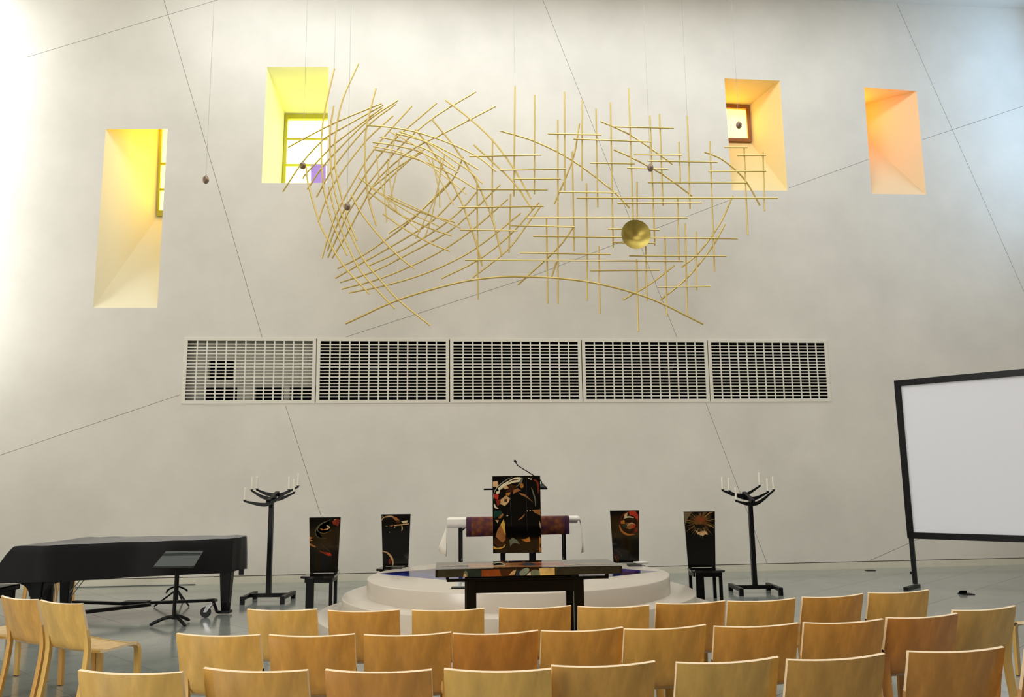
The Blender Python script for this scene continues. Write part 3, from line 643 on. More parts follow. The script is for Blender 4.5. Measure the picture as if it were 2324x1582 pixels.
# ------------------------------------------------------------------ altar in front of the podium
AZ = .98
af = [Pz(988, 1293, AZ), Pz(1412, 1284, AZ)]; ax = (af[1] - af[0]).normalized(); ac = (af[0] + af[1]) / 2; alen = (af[1] - af[0]).length; ayaw = math.atan2(ax.y, ax.x)
alt = thing('altar_table', 'long black altar table with a painted lacquer slab, in front of the podium', 'altar', (ac.x, ac.y, 0), ayaw)
sk = alen / 424.0                                     # metres per pixel at the front face
adep = .62; th = 17.5 * sk
slab_o = obj('slab', bbox(-alen / 2, alen / 2, 0, adep, AZ - th, AZ, .003), M['gloss'], alt)
fx = lambda x: (x - 1200) * sk
ALT = [((46,46,36), [(480,212),(735,208),(735,268),(480,268)]), ((24,46,42), [(690,212),(820,210),(820,266),(690,266)]), (GREYG, ell(705,245,16,26)), (TAN, ell(700,255,12,14)), ((140,66,26), [(825,212),(960,208),(975,268),(825,270)]), (DBR, [(960,208),(1080,206),(1060,268),(975,268)]), (TAN, [(1030,250),(1060,220),(1090,208),(1075,245)]),
       ((30,44,58), [(1090,215),(1170,205),(1200,240),(1130,262),(1085,255)]), ((130,140,120), ell(1150,225,42,22,-.5)), (CREAM, [(1165,250),(1195,225),(1200,255)]), (DBR, [(1180,206),(1260,206),(1250,235),(1200,236)]), ((120,128,100), ell(1235,235,42,26)), ((222,186,110), [(1262,200),(1382,196),(1382,256),(1270,260)]), ((40,40,32), [(1385,196),(1900,184),(1900,238),(1385,256)])]
fA = uvmap((481, 211), (1900, 181), (481, 268))
inlay('painted_inlay', ALT, fA, lambda u, v, h: Vector(((u - .5) * alen * .995, -h, AZ - th + th * v)), slab_o)
TOP = [(TAN, strip_poly([(520, 178), (700, 172), (900, 182)], 3)), (BRN, [(740, 162), (1480, 150), (1500, 176), (1300, 186), (740, 190)]), (DOR, [(1120, 165), (1490, 155), (1480, 180), (1150, 182)]), (CREAM, strip_poly([(930, 160), (1000, 155), (1020, 172), (940, 175)], 6)), (TAN, strip_poly([(1480, 175), (1650, 168), (1840, 172)], 4)), ((40, 52, 70), ell(1210, 168, 50, 12)), (TAN, strip_poly([(760, 185), (1100, 180), (1400, 178)], 3))]
ft = lambda p: (min(.98, max(.02, (p[0] - 490) / 1400)), min(.95, max(.05, (200 - p[1] - (p[0] - 490) * .014) / 50)))
inlay('painted_inlay', TOP, ft, lambda u, v, h: Vector(((u - .5) * alen, adep * v, AZ + h)), slab_o)
rz = AZ - th - .03
obj('rail', bbox(fx(1013), fx(1383), .05, .11, rz - .012, rz + .008), M['black'], alt)
obj('rail', bbox(fx(1013), fx(1383), adep - .12, adep - .06, rz - .012, rz + .008), M['black'], alt)
for x in (1015, 1140, 1210, 1311, 1380):
    for y in (.05, adep - .12): obj('spacer', bbox(fx(x) - .012, fx(x) + .012, y, y + .05, rz + .006, AZ - th), M['black'], alt)
ap0, ap1 = rz - .012, rz - .012 - 26 * sk
obj('apron', bbox(fx(1058), fx(1325), .055, .09, ap1, ap0), M['black'], alt)
obj('apron', bbox(fx(1058), fx(1325), adep - .1, adep - .065, ap1, ap0), M['black'], alt)
for x0, x1 in ((1057, 1080), (1302, 1325)):
    for y in (.05, adep - .12): obj('leg', bbox(fx(x0), fx(x1), y, y + .05, 0, ap0 + .004), M['black'], alt)
for x in (1068, 1313): obj('stretcher', bbox(fx(x) - .015, fx(x) + .015, .1, adep - .12, ap1, ap0 - .01), M['black'], alt)

# ------------------------------------------------------------------ folding table behind the lectern, cloth and runner
TY = 11.35
tz = Py(1166, 1176, TY).z; xl, xr = Py(1018, 1180, TY).x, Py(1312, 1180, TY).x; tcx = (xl + xr) / 2; thw = (xr - xl) / 2
ft_ = thing('folding_table', 'folding table with black legs behind the lectern, under a white cloth', 'table', (tcx, TY, PH))
h = tz - PH; k = TY / F
obj('tabletop', bbox(-thw, thw, 0, .45, h - .03, h), M['grey'], ft_)
for x in (1043, 1282):
    X = Py(x, 1230, TY).x - tcx
    for y in (.05, .40):
        obj('leg', bbox(X - .017, X + .017, y - .017, y + .017, 0, h - .03), M['iron'], ft_)
    s = 1 if x < 1166 else -1
    bm = bmesh.new(); bar(bm, (X, .05, h - .18), (X + s * .16, .05, h - .04), .02, .02); obj('brace', bm, M['iron'], ft_)
    bm = bmesh.new(); bar(bm, (X, .05, .06), (X, .40, .06), .02, .02); obj('stretcher', bm, M['iron'], ft_)
def px2t(x, y, dy=0.0): p = Py(x, y, TY + dy); return p
def sheet(name, grid, m, lab, cat, th=.004):
    bm = bmesh.new(); V = [[bm.verts.new(p) for p in r] for r in grid]
    for i in range(len(V) - 1):
        for j in range(len(V[0]) - 1): bm.faces.new((V[i][j], V[i][j + 1], V[i + 1][j + 1], V[i + 1][j]))
    o = obj(name, bm, m, None, smooth=True); md = o.modifiers.new('thick', 'SOLIDIFY'); md.thickness = th; md.offset = 0
    return tag(o, lab, cat)
# white cloth: top, short front drop (left part longer), corner points hanging at both ends
zc = tz + .004
def fr(x, y0, y1): return [(x, y0), (x, y1)]
N = 28; cols = []
for i in range(N + 1):
    x = xl - .02 + (xr - xl + .04) * i / N
    pxl = 1018 + 294 * i / N
    drop = .118 if pxl < 1080 else (.115 - .07 * max(0, min(1, (pxl - 1240) / 40)))
    rip = .006 * math.sin(i * 2.3)
    cols.append([Vector((x, TY + .47, zc - .1)), Vector((x, TY + .46, zc)), Vector((x, TY + .22, zc + .002)), Vector((x, TY - .004, zc)), Vector((x, TY - .018, zc - .012)), Vector((x, TY - .022 + rip, zc - drop * .5)), Vector((x, TY - .024 + rip * 1.6, zc - drop))])
# ends
def endcols(sgn):
    xb = xl - .02 if sgn < 0 else xr + .02; out = []
    for t in (.06, .2, .4, .6, .8, 1.0):
        c = []
        for sd, yy in ((1, TY + .47), (.95, TY + .46), (.5, TY + .22), (.12, TY - .004), (.08, TY - .018), (.04, TY - .022), (0, TY - .024)):
            ln = (.43 + .05 * (1 - sd)) if sgn < 0 else (.50 - .06 * (1 - sd))
            fl = (.015 + .13 * sd) if sgn < 0 else (.035 + .05 * sd)
            fold = .022 * math.sin(sd * 11) * t
            bow = math.sin(t * PI) * (.0 if sgn < 0 else .035)
            c.append(Vector((xb + sgn * (fl * (t if sgn < 0 else t ** .5 * .8) + bow * sd) + fold, yy + .02 * math.sin(sd * 9) * t, zc - .01 - ln * t)))
        out.append(c)
    return out
L = endcols(-1)[::-1]; Rr = endcols(1)
cloth = sheet('tablecloth', L + cols + Rr, M['linen'], 'white tablecloth with hanging corners on the folding table', 'tablecloth')
x0, x1 = px2t(1058, 1180, -.04).x, px2t(1292, 1180, -.04).x; zr = zc + .007
grid = []
for i in range(21):
    x = x0 + (x1 - x0) * i / 20; d = (.245 - .02 * i / 20); rp = .006 * math.sin(i * 1.7)
    grid.append([Vector((x, TY + .3, zr)), Vector((x, TY + .1, zr + .003)), Vector((x, TY - .02, zr)), Vector((x, TY - .036, zr - .02)), Vector((x, TY - .042 + rp, zr - d * .5)), Vector((x, TY - .042 + rp, zr - d))])
rn = sheet('table_runner', grid, [M['runner'], M['runner_edge']], 'purple and rust woven runner hanging over the white tablecloth', 'runner')
for p in rn.data.polygons:
    c = p.center
    if c.x < x0 + .09 or c.x > x1 - .09: p.material_index = 1

# ------------------------------------------------------------------ candelabra and candles
def candelabrum(px, py, lab, mirror, cn):
    b = Pz(px, py, 0); t = thing('candelabrum', lab, 'candelabrum', b, 0, 'iron candelabra')
    sc_ = b.y / F; hp = (py - 1140) * sc_ * 1.0
    hp = Py(px, 1138, b.y).z
    obj('crossbar', bbox(-.285, .285, -.028, .028, .06, .115), M['iron'], t)
    for s in (-1, 1):
        f = obj('foot_bar', bbox(s * .285 - .03, s * .285 + .03, -.33, .33, .06, .11), M['iron'], t)
        for y in (-1, 1): obj('foot', bbox(s * .285 - .03, s * .285 + .03, y * .30 - .03, y * .30 + .03, 0, .06), M['iron'], f)
    bm = bmesh.new(); hexa(bm, [(-.034, -.04, .1), (.034, -.04, .1), (.034, .04, .1), (-.034, .04, .1), (-.03, -.04, hp), (.03, -.04, hp), (.03, .04, hp), (-.03, .04, hp)]); bevel(bm, .005)
    post = obj('post', bm, M['iron'], t)
    bm = bmesh.new(); bar(bm, (0, -.17, hp + .00), (mirror * .03, .2, hp + .12), .06, .05); obj('top_bar', bm, M['iron'], t)
    k = sc_ / 4.275 if mirror > 0 else sc_ / 4.52     # metres per drawing unit
    # arms: left end, middle, right end in drawing units (x, y), depth of arm
    if mirror > 0: cx, cy, arms = 410, 390, [((183, 385), (345, 418), (440, 400), (598, 292), -.15), ((213, 288), (330, 352), (470, 372), (617, 315), .02), ((234, 280), (340, 322), (470, 328), (630, 258), .17)]
    else: cx, cy, arms = 1580, 390, [((1415, 382), (1530, 412), (1640, 398), (1795, 284), -.15), ((1380, 290), (1490, 345), (1630, 362), (1770, 302), .02), ((1338, 280), (1450, 322), (1570, 324), (1720, 240), .17)]
    z0 = hp
    cnd = 0
    for (a, m1, m2, e, dy) in arms:
        P = [Vector(((q[0] - cx) * k, dy, z0 - (q[1] - cy) * k)) for q in (a, m1, m2, e)]
        pts = catmull(P, 6); n = len(pts)
        bm = bmesh.new(); vs = []
        for i, p in enumerate(pts):
            hgt = .012 + .016 * math.sin(PI * i / (n - 1)); vs.append([bm.verts.new(p + Vector((0, y, z))) for y, z in ((-.016, -hgt), (.016, -hgt), (.016, hgt), (-.016, hgt))])
        for i in range(n - 1):
            for q in range(4): bm.faces.new((vs[i][q], vs[i][(q + 1) % 4], vs[i + 1][(q + 1) % 4], vs[i + 1][q]))
        bm.faces.new(vs[0]); bm.faces.new(vs[-1])
        arm = obj('arm', bm, M['iron'], t)
        for p in (pts[0], pts[-1]):
            bm = bmesh.new(); lathe(bm, [(.012, p.z - .012), (.016, p.z + .012), (.027, p.z + .014), (.027, p.z + .020), (.016, p.z + .021)], 14, p.x, p.y); obj('cup', bm, M['iron'], arm)
            q = b + Vector((p.x, p.y, p.z + .021))
            ca = thing('candle', cn[cnd], 'candle', q, 0, 'white candles on the candelabra'); cnd += 1
            bm = bmesh.new(); lathe(bm, [(.0145, 0), (.0145, .178), (.010, .183)], 14); obj('wax_stick', bm, M['candle'], ca, smooth=True)
            bm = bmesh.new(); lathe(bm, [(.0015, .181), (.001, .192)], 6); obj('wick', bm, M['iron'], ca)
    return t
def cl(side): return ['white candle on the lowest arm of the %s candelabrum, outer left end' % side, 'white candle on the lowest arm of the %s candelabrum, right end' % side, 'white candle on the middle arm of the %s candelabrum, left end' % side,
                     'white candle on the middle arm of the %s candelabrum, right end' % side, 'white candle on the rear top arm of the %s candelabrum, left end' % side, 'white candle on the rear top arm of the %s candelabrum, right end' % side]
candelabrum(609, 1365, 'black iron candelabrum at left, between the piano and a lacquered chair', 1, cl('left'))
candelabrum(1714, 1346, 'black iron candelabrum at right, before the wall near the projection screen', -1, cl('right'))

# ------------------------------------------------------------------ grand piano under a black cover, on a wheeled dolly
PT = .985
def pz(x, y): return Pz(x, y, PT)
near = [(33, 1240), (110, 1238), (200, 1234), (300, 1230), (400, 1227.5), (480, 1224), (530, 1221.5), (545, 1219.5)]
plan = [pz(*p) for p in near]
tail_x = plan[-1].x; YF = 11.95
spine = [Vector((tail_x + .02, plan[-1].y + .22, PT)), Vector((tail_x - .06, YF - .06, PT)), Vector((tail_x - .2, YF, PT))] + [Vector((plan[0].x + (tail_x - plan[0].x) * f, YF, PT)) for f in (.75, .5, .25, .1)] + [Vector((plan[0].x - .02, YF, PT))]
loop = plan + spine
pr = thing('grand_piano', 'grand piano under a black cloth cover at the left', 'piano', (plan[0].x + 1.2, 11.2, 0)); po = Vector(pr.location)
cen = Vector((sum(p.x for p in loop) / len(loop), sum(p.y for p in loop) / len(loop), 0))
# densify loop
dl = []
for i in range(len(loop)):
    a, b = loop[i], loop[(i + 1) % len(loop)]
    for q in range(4): dl.append(a + (b - a) * q / 4)
bm = bmesh.new(); rings = []
hem = .555
nD = len(dl)
for zi, (f, z) in enumerate(((0, PT), (.3, PT - .012), (.5, .9), (.8, .75), (1.0, hem))):
    ring = []
    for i, p in enumerate(dl):
        kb = max(0.0, min(1.0, (plan[0].x + .35 - p.x) / .35)) if p.x < plan[0].x + .3 else 0
        left = 1.0 if p.x < plan[0].x + .02 else 0
        q = Vector(p); n = (Vector((p.x, p.y, 0)) - cen); n.z = 0
        d = Vector((0, -1, 0)) if i < len(near) * 4 - 4 else n.normalized()
        wav = .004 * math.sin(i * 1.9) * f + .006 * math.sin(i * .7 + zi) * f
        q = q + d * (.018 * f + wav); q.z = z + ((.006 * math.sin(i * .5)) if zi == 4 else .004 * math.sin(i * 1.3) if zi == 0 else 0)
        if left: q.x -= .19 * (min(1, (PT - z) / .25)) ** .8
        ring.append(bm.verts.new(q - po))
    rings.append(ring)
for a, b in zip(rings[:-1], rings[1:]):
    for i in range(nD): bm.faces.new((a[i], a[(i + 1) % nD], b[(i + 1) % nD], b[i]))
top = bm.faces.new(rings[0]); bmesh.ops.triangulate(bm, faces=[top])
obj('cover', bm, M['cloth'], pr, smooth=True)
# case bottom visible under the hem
bm = bmesh.new(); ins = [cen + (Vector((p.x, p.y, 0)) - cen) * .94 for p in loop]
lo = [bm.verts.new(Vector((p.x, p.y, .56)) - po) for p in ins]; hi = [bm.verts.new(Vector((p.x, p.y, .93)) - po) for p in ins]; n = len(ins)
bm.faces.new(lo); bm.faces.new(hi)
for i in range(n): bm.faces.new((lo[i], lo[(i + 1) % n], hi[(i + 1) % n], hi[i]))
obj('case', bm, M['black'], pr)
def leg(px, pyb, Y, z1=.57, wt=.075, wb=.05, z0=.09):
    X = Py(px, pyb, Y).x
    bm = bmesh.new(); hexa(bm, [(X - wb, Y - wb, z0), (X + wb, Y - wb, z0), (X + wb, Y + wb, z0), (X - wb, Y + wb, z0), (X - wt, Y - wt, z1), (X + wt, Y - wt, z1), (X + wt, Y + wt, z1), (X - wt, Y + wt, z1)])
    for v in bm.verts: v.co -= po
    bevel(bm, .006); o = obj('leg', bm, M['black'], pr)
    bm = bmesh.new(); lathe(bm, [(wb * 1.05, z0 - .05), (wb * 1.2, z0 - .04), (wb * 1.2, z0 + .06), (wb, z0 + .07)], 16, X - po.x, Y - po.y); obj('ferrule', bm, M['black'], o)
    return X
tlx = leg(514, 1330, 11.42); nlx = leg(88, 1340, 10.45); flx = leg(151, 1340, 11.6)
# curved console brackets over the near front leg
bm = bmesh.new(); Xn = nlx
prof = [(-.3, .60), (.34, .60), (.34, .545), (.24, .54), (.15, .51), (.095, .44), (.08, .38), (-.08, .38), (-.1, .45), (-.14, .50), (-.2, .53), (-.3, .545)]
a = [bm.verts.new(Vector((Xn + x, 10.40, z)) - po) for x, z in prof]; b = [bm.verts.new(Vector((Xn + x, 10.50, z)) - po) for x, z in prof]
bm.faces.new(a); bm.faces.new(b)
for i in range(len(prof)): bm.faces.new((a[i], a[(i + 1) % len(prof)], b[(i + 1) % len(prof)], b[i]))
obj('bracket', bm, M['black'], pr)
lx = Py(114, 1330, 11.0).x
lyre = obj('pedal_lyre', bbox(lx - .04 - po.x, lx + .035 - po.x, 10.97 - po.y, 11.03 - po.y, .10, .57), M['black'], pr)
obj('pedal_box', bbox(lx - .1 - po.x, lx + .1 - po.x, 10.93 - po.y, 11.07 - po.y, .06, .13), M['black'], lyre)
for dx in (.06, .085):
    bm = bmesh.new(); tube(bm, [Vector((lx + dx, 11, .1)) - po, Vector((lx + dx, 11, .57)) - po], .006, 6); obj('pedal_rod', bm, M['chrome'], lyre)
for (xa, ya, xb, yb) in ((186, 1312, 158, 1345), (194, 1312, 160, 1356)):
    bm = bmesh.new(); tube(bm, [Py(xa, ya, 11.0) - po, Py(xb, yb, 11.0) - po], .006, 6); obj('lyre_brace', bm, M['chrome'], lyre)
obj('lid_lock', bbox(tlx + .16 - po.x, tlx + .22 - po.x, 11.4 - po.y, 11.44 - po.y, .50, .575), M['iron'], pr)
# dolly
dol = thing('piano_dolly', 'black steel piano dolly with a caster beneath the covered piano', 'dolly', (Py(310, 1370, 11.1).x, 11.1, 0)); do = Vector(dol.location)
zd = .155
def dpt(x, y, z): return Pz(x, y, z) - do
J = dpt(320, 1369, zd)
bm = bmesh.new(); bar(bm, dpt(168, 1366, zd), dpt(335, 1372, zd), .07, .035); obj('beam', bm, M['iron'], dol)
bm = bmesh.new(); bar(bm, dpt(150, 1394, zd), dpt(340, 1372, zd), .07, .04); obj('beam', bm, M['iron'], dol)
bm = bmesh.new(); bar(bm, J, dpt(470, 1363, zd), .07, .035); obj('beam', bm, M['iron'], dol)
obj('joint_plate', bbox(J.x - .22, J.x + .10, J.y - .1, J.y + .08, zd + .018, zd + .03), M['iron'], dol)
tb = Vector((tlx, 11.42, 0)) - do
pe = dpt(470, 1363, zd)
bm = bmesh.new(); tube(bm, catmull([pe, pe + Vector((.12, 0, .005)), Vector((tb.x - .16, tb.y, zd)), Vector((tb.x - .13, tb.y, .08)), Vector((tb.x - .10, tb.y, .03)), Vector((tb.x + .04, tb.y, .025))], 5), .02, 8); obj('leg_hook', bm, M['iron'], dol, smooth=True)
obj('leg_cup', bbox(tb.x - .07, tb.x + .07, tb.y - .07, tb.y + .07, .015, .05), M['iron'], dol)
wc = Py(467, 1379, 11.15) - do; wr = .068; wc.z = wr
bm = bmesh.new(); lathe(bm, [(wr * .9, -.018), (wr, -.010), (wr, .010), (wr * .9, .018)], 24); bmesh.ops.rotate(bm, verts=bm.verts, cent=(0, 0, 0), matrix=Matrix.Rotation(PI / 2, 3, 'X')); bmesh.ops.translate(bm, verts=bm.verts, vec=wc)
whl = obj('caster_wheel', bm, M['rubber'], dol, smooth=True)
bm = bmesh.new()
for s in (-1, 1): hexa(bm, [wc + Vector((-.02, s * .024 - .002, 0)), wc + Vector((.02, s * .024 - .002, 0)), wc + Vector((.02, s * .024 + .002, 0)), wc + Vector((-.02, s * .024 + .002, 0)), wc + Vector((.02, s * .024 - .002, .1)), wc + Vector((.09, s * .024 - .002, .1)), wc + Vector((.09, s * .024 + .002, .1)), wc + Vector((.02, s * .024 + .002, .1))])
obj('caster_fork', bm, M['chrome'], whl)
for px, Y in ((120, 10.55), (160, 11.5)):
    p = Py(px, 1390, Y) - do; bm = bmesh.new(); lathe(bm, [(wr * .9, -.018), (wr, -.01), (wr, .01), (wr * .9, .018)], 20); bmesh.ops.rotate(bm, verts=bm.verts, cent=(0, 0, 0), matrix=Matrix.Rotation(PI / 2, 3, 'X')); bmesh.ops.translate(bm, verts=bm.verts, vec=Vector((p.x, p.y, wr))); obj('caster_wheel', bm, M['rubber'], dol, smooth=True)
    bm = bmesh.new(); bar(bm, (p.x, p.y, wr), (p.x, p.y, zd), .05, .06, (0, 1, 0)); obj('caster_fork', bm, M['chrome'], dol)
# piano bench at the picture's left edge
bq = Py(8, 1330, 10.35)
pb = thing('piano_bench', 'black piano bench at the keyboard end of the covered piano', 'bench', (bq.x - .32, 10.35, 0))
zb_ = bq.z
bm = bmesh.new(); box(bm, -.40, .40, -.22, .22, zb_ - .06, zb_); bevel(bm, .012); obj('seat', bm, M['black'], pb)
obj('apron', bbox(-.36, .36, -.18, .18, zb_ - .13, zb_ - .06), M['black'], pb)
for sx in (-1, 1):
    for sy in (-1, 1): obj('leg', bbox(sx * .34 - .025, sx * .34 + .025, sy * .16 - .025, sy * .16 + .025, 0, zb_ - .06), M['black'], pb)
# cable along the wall under the piano
pts_ = [Pz(x, y, .01) for x, y in ((165, 1327), (240, 1328), (300, 1325), (360, 1324), (430, 1316), (500, 1308))]
pts_ = [Vector((p.x, min(p.y, W0.y + sl * p.x - .03), .008)) for p in pts_]
bm = bmesh.new(); tube(bm, catmull(pts_, 5), .006, 6); tag(obj('cable', bm, M['grey']), 'thin dark cable running along the floor behind the piano', 'cable')

# ------------------------------------------------------------------ music stands
def music_stand(px, py, desk, lab, curved, pole_top):
    b = Pz(px, py, 0); t = thing('music_stand', lab, 'music stand', b, 0)
    zt_ = Py(px, pole_top, b.y).z
    bm = bmesh.new(); tube(bm, [(0, 0, .07), (0, 0, zt_ * .55)], .022, 12); tube(bm, [(0, 0, zt_ * .55), (0, 0, zt_)], .016, 12); obj('pole', bm, M['iron'], t, smooth=True)
    for a in (200, 320, 70) if curved else (215, 325, 95):
        a = math.radians(a); d = Vector((math.cos(a), math.sin(a), 0)); bm = bmesh.new()
        if curved: tube(bm, catmull([Vector((0, 0, .1)), d * .08 + Vector((0, 0, .095)), d * .18 + Vector((0, 0, .06)), d * .27 + Vector((0, 0, .018))], 4), [.02] * 12 + [.014], 8)
        else: tube(bm, [Vector((0, 0, .22)), d * .3 + Vector((0, 0, .012))], .012, 8)
        obj('foot', bm, M['iron'], t, smooth=True)
    if desk:
        L, R_, T, B = desk
        hwid = (Py(R_, B, b.y).x - Py(L, B, b.y).x) / 2; zt2, zb2 = Py(px, T, b.y).z, Py(px, B, b.y).z
        yo = .17
        bm = bmesh.new(); hexa(bm, [(-hwid, -.06, zb2), (hwid * .92, -.06, zb2), (hwid * .92, -.052, zb2 - .004), (-hwid, -.052, zb2 - .004), (-hwid * .80, yo, zt2), (hwid, yo, zt2), (hwid, yo + .008, zt2 - .004), (-hwid * .80, yo + .008, zt2 - .004)])
        d_ = obj('desk', bm, M['grey'], t)
        obj('ledge', bbox(-hwid, hwid * .92, -.12, -.05, zb2 - .022, zb2 - .004, .004), M['iron'], d_)
        for f in (.82, .74):
            y = -.06 + (yo + .06) * f; z = zb2 + (zt2 - zb2) * f; bm = bmesh.new(); bar(bm, (-hwid * .85, y - .004, z), (hwid * .96, y - .004, z), .008, .006); obj('rib', bm, M['iron'], d_)
    else:
        bm = bmesh.new(); tube(bm, catmull([Vector((-.15, 0, .17)), Vector((-.12, 0, .22)), Vector((0, 0, .26)), Vector((.12, 0, .22)), Vector((.15, 0, .19))], 4), .013, 8); obj('spreader', bm, M['iron'], t, smooth=True)
    return t
music_stand(394, 1419, (345, 441, 1253, 1284), 'black music stand with a grey desk in front of the piano', True, 1284)
music_stand(400, 1374, None, 'slim black stand behind the piano, showing only below it', False, 1232)

# ------------------------------------------------------------------ projection screen
s0 = Pz(2071, 1334, 0); YS = s0.y
ztop, zbot = Py(2031, 864, YS).z, Py(2062, 1222, YS).z
pL = Vector((Py(2045, 1040, YS).x, YS, 0))
e1, e2 = Pz(2324, 836, ztop), Pz(2324, 1230, zbot); pR = (Vector((e1.x, e1.y, 0)) + Vector((e2.x, e2.y, 0))) / 2
sd = (pR - pL).normalized(); syaw = math.atan2(sd.y, sd.x); SW = 3.0
ps = thing('projection_screen', 'large white projection screen in a black frame at the right edge', 'screen', pL, syaw)
hh = ztop - zbot; bw = .095
obj('fabric', bbox(bw * .8, SW - bw * .8, -.004, .004, zbot + bw * .8, ztop - bw * .8, 0), M['screen'], ps)
obj('frame_rail', bbox(0, SW, -.03, .03, ztop - bw, ztop), M['black'], ps); obj('frame_rail', bbox(0, SW, -.03, .03, zbot, zbot + bw), M['black'], ps)
obj('frame_stile', bbox(0, bw, -.032, .032, zbot + bw, ztop - bw), M['black'], ps); obj('frame_stile', bbox(SW - bw, SW, -.032, .032, zbot + bw, ztop - bw), M['black'], ps)
for x in (.05, SW - .05):
    l = obj('leg', bbox(x - .03, x + .03, -.03, .03, .06, zbot + bw), M['iron'], ps)
    obj('foot', bbox(x - .035, x + .035, -.42, .12, .0, .05), M['iron'], l)
    bm = bmesh.new(); lathe(bm, [(.02, .2), (.02, .24)], 10, x - .045, 0); obj('knob', bm, M['iron'], l)

# ------------------------------------------------------------------ floor boxes, papers, small things on the podium
def flat(px, py, z, wd, dp, lab, cat, name, lid=True, m=None):
    p = Pz(px, py, z); t = thing(name, lab, cat, (p.x, p.y, z + .0), 0)
    obj('plate', bbox(-wd / 2, wd / 2, -dp / 2, dp / 2, .001, .012, .002), m or M['iron'], t)
    if lid:
        bm = bmesh.new(); hexa(bm, [(-wd / 2, dp * .3, .012), (wd * .2, dp * .3, .012), (wd * .2, dp * .34, .012), (-wd / 2, dp * .34, .012), (-wd * .45, dp * .1, .05), (wd * .15, dp * .1, .05), (wd * .15, dp * .14, .052), (-wd * .45, dp * .14, .052)]); obj('lid', bm, M['iron'], t)
    return t
flat(2193, 1349, 0, .17, .16, 'open black floor box in the bare floor at far right', 'floor box', 'floor_box')
flat(1975, 1295, 0, .16, .12, 'small black floor box near the wall, left of the screen leg', 'floor box', 'floor_box', False)
flat(902, 1289.5, PH, .15, .22, 'small black plate on the podium beside the half-ring chair', 'floor box', 'floor_box', False)
flat(1440, 1284, PH, .18, .2, 'small dark plate on the podium near the orb chair', 'floor box', 'floor_box', False)
flat(1042, 1335, PH, .16, .12, 'small black plate at the podium front beside the altar leg', 'floor box', 'floor_box', False)
p = Pz(1043, 1333, PH); cu = thing('cup', 'tiny clear cup on the black plate beside the altar leg', 'cup', (p.x, p.y + .02, PH + .012))
bm = bmesh.new(); lathe(bm, [(.02, 0), (.026, .07), (.023, .07), (.018, .004)], 16); obj('cup_body', bm, M['glass'], cu, smooth=True)
p = Pz(1454, 1278, PH); bk_ = thing('paperback', 'thin paperback lying at the far podium rim by the orb chair', 'book', (p.x, p.y, PH), .3)
obj('pages', bbox(-.08, .08, -.06, .06, .003, .018, .002), M['paper'], bk_); obj('book_cover', bbox(-.084, .084, -.063, .063, 0, .003, .001), M['iron'], bk_)

# ------------------------------------------------------------------ stacking plywood chairs
def make_chair(wi):
    t = thing('plywood_chair', 'x', 'chair', (0, 0, 0))
    wood = WOOD[wi]
    prof = [(-.265, .80), (-.252, .745), (-.236, .69), (-.220, .635), (-.206, .585), (-.196, .545), (-.190, .515), (-.181, .480), (-.163, .452), (-.135, .432), (-.095, .424), (-.03, .424), (.06, .430), (.14, .438), (.20, .438), (.232, .428), (.250, .408)]
    hwv = [.2525] * 6 + [.198] * 3 + [.21, .2525] + [.2525] * 4 + [.2525, .2525]
    sag = [-.034, -.034, -.032, -.028, -.022, -.016, -.012, -.008] + [-.004] * 9
    bm = bmesh.new(); ribbon(bm, prof[:9], lambda i: (-hwv[i], hwv[i]), .019, 8, lambda i: sag[i])
    b = obj('backrest', bm, wood, t, smooth=True)
    b.data.materials.append(M['light_ply'])
    for p in b.data.polygons:
        if p.normal.z > .75 and p.center.z > .78 or abs(p.normal.x) > .9: p.material_index = 1
    bm = bmesh.new(); ribbon(bm, prof[8:], lambda i: (-hwv[8 + i], hwv[8 + i]), .019, 8, lambda i: sag[8 + i])
    s = obj('seat', bm, wood, t, smooth=True)
    s.data.materials.append(M['light_ply'])
    for p in s.data.polygons:
        if abs(p.normal.x) > .9: p.material_index = 1
    rear = [(-.209, .60), (-.199, .555), (-.190, .51), (-.184, .46), (-.183, .42), (-.190, .33), (-.207, .2), (-.228, .08), (-.243, .006)]
    front = [(.225, .434), (.246, .415), (.256, .38), (.259, .32), (.262, .2), (.266, .006)]
    for sx in (-1, 1):
        lo, hi = sorted((sx * .2525, sx * .203)); bm = bmesh.new(); ribbon(bm, rear, lambda i: (lo, hi), .026, 1); obj('leg', bm, wood, t, smooth=True)
        lo2, hi2 = sorted((sx * .2525, sx * .196)); bm = bmesh.new(); ribbon(bm, front, lambda i: (lo2, hi2), .024, 1); obj('leg', bm, wood, t, smooth=True)
        for y in (-.243, .266):
            bm = bmesh.new(); box(bm, sx * .228 - .018, sx * .228 + .018, y - .011, y + .011, 0, .008); obj('glide', bm, M['rubber'], t)
    return t
protos = [make_chair(k) for k in range(3)]; used = [False] * 3
ORD = ['first', 'second', 'third', 'fourth', 'fifth', 'sixth', 'seventh', 'eighth', 'ninth', 'tenth', 'eleventh']
def put(loc, rz, lab, wi, grp):
    if not used[wi]: o = protos[wi]; used[wi] = True; o.location = loc; o.rotation_euler = (0, 0, rz)
    else: o = dup(protos[wi], loc, rz)
    o['label'] = lab; o['group'] = grp; return o
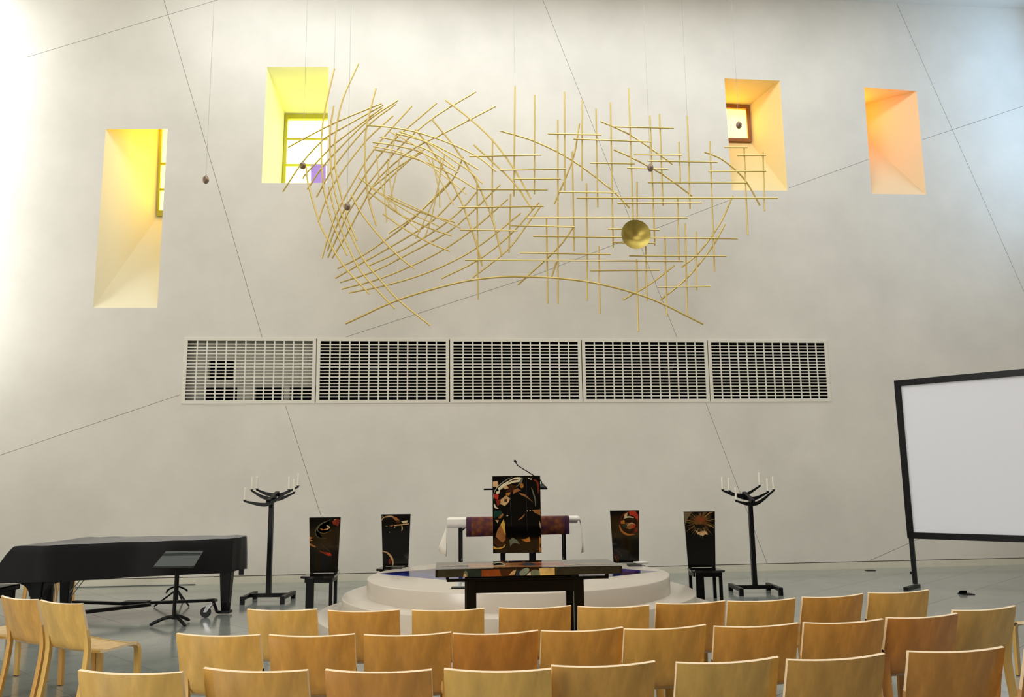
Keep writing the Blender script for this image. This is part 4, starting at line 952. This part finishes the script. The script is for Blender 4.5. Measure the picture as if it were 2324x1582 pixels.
def seat_at(x0, y0, x1, y1, lab, wi, grp, rot=None):
    a, b = Pz(x0, y0, .80), Pz(x1, y1, .80); d = (b - a); ang = math.atan2(d.y, d.x) if rot is None else rot
    c = (a + b) / 2; f = Vector((-math.sin(ang), math.cos(ang), 0)); o = c + f * .262
    r = put((o.x, o.y, 0), ang, lab, wi, grp); r.scale.x = min(1.05, max(.98, d.length / .505)); return r
R1 = [(562,1382,720,1382,0),(745,1385,907,1383,1),(935,1384,1099,1380,0),(1132,1379,1296,1374,1),(1311,1376,1473,1373,0),(1488,1369,1645,1363,1),(1648,1364,1806,1357,0),(1820,1355,1957,1347,1),(1968,1345,2109,1338,0)]
R2 = [(402,1437,591,1440,0),(611,1440,806,1438,1),(826,1440,1024,1434,1),(1028,1437,1221,1430,2),(1228,1431,1413,1423,1),(1416,1427,1601,1417,0),(1618,1421,1812,1413,1),(1817,1413,2008,1404,1),(2006,1402,2176,1391,2),(2157,1385,2306,1374,0)]
R3 = [(180,1520,415,1525,0),(464,1515,699,1520,1),(739,1519,980,1519,2),(1008,1517,1251,1517,0),(1251,1510,1486,1500,1),(1534,1503,1765,1490,0),(1781,1497,2009,1482,1),(2053,1478,2282,1467,2),(2304,1476,2535,1458,2)]
for rows, nm, grp in ((R1, 'front row nearest the podium', 'plywood chairs in the front row'), (R2, 'middle row', 'plywood chairs in the middle row'), (R3, 'row nearest the camera', 'plywood chairs in the nearest row')):
    for i, r in enumerate(rows):
        seat_at(*r[:4], 'plywood chair, %s from the left in the %s' % (ORD[i], nm), r[4], grp)
LG = 'plywood chairs of the left block'
seat_at(92, 1361, 189, 1370, 'plywood chair at the right end of the left block, its seat in full view', 0, LG)
seat_at(0, 1351, 92, 1361, 'plywood chair second from the right end of the left block', 1, LG)
seat_at(-108, 1338, -8, 1350, 'plywood chair cut by the left edge of the picture, third in its block', 0, LG)
# chair turned sideways behind the right end of the middle row, and one standing behind the piano
p = Pz(2300, 1411, .44); qa = math.radians(36); put((p.x - (math.cos(qa) * -.2525 - math.sin(qa) * .25), p.y - (math.sin(qa) * -.2525 + math.cos(qa) * .25), 0), qa, 'plywood chair facing left at the right edge, only its seat corner visible', 0, 'single plywood chairs')
p = Py(100, 1340, 12.5); put((p.x, 12.62, 0), 0.0, 'plywood chair standing behind the piano, only its legs showing', 1, 'single plywood chairs')
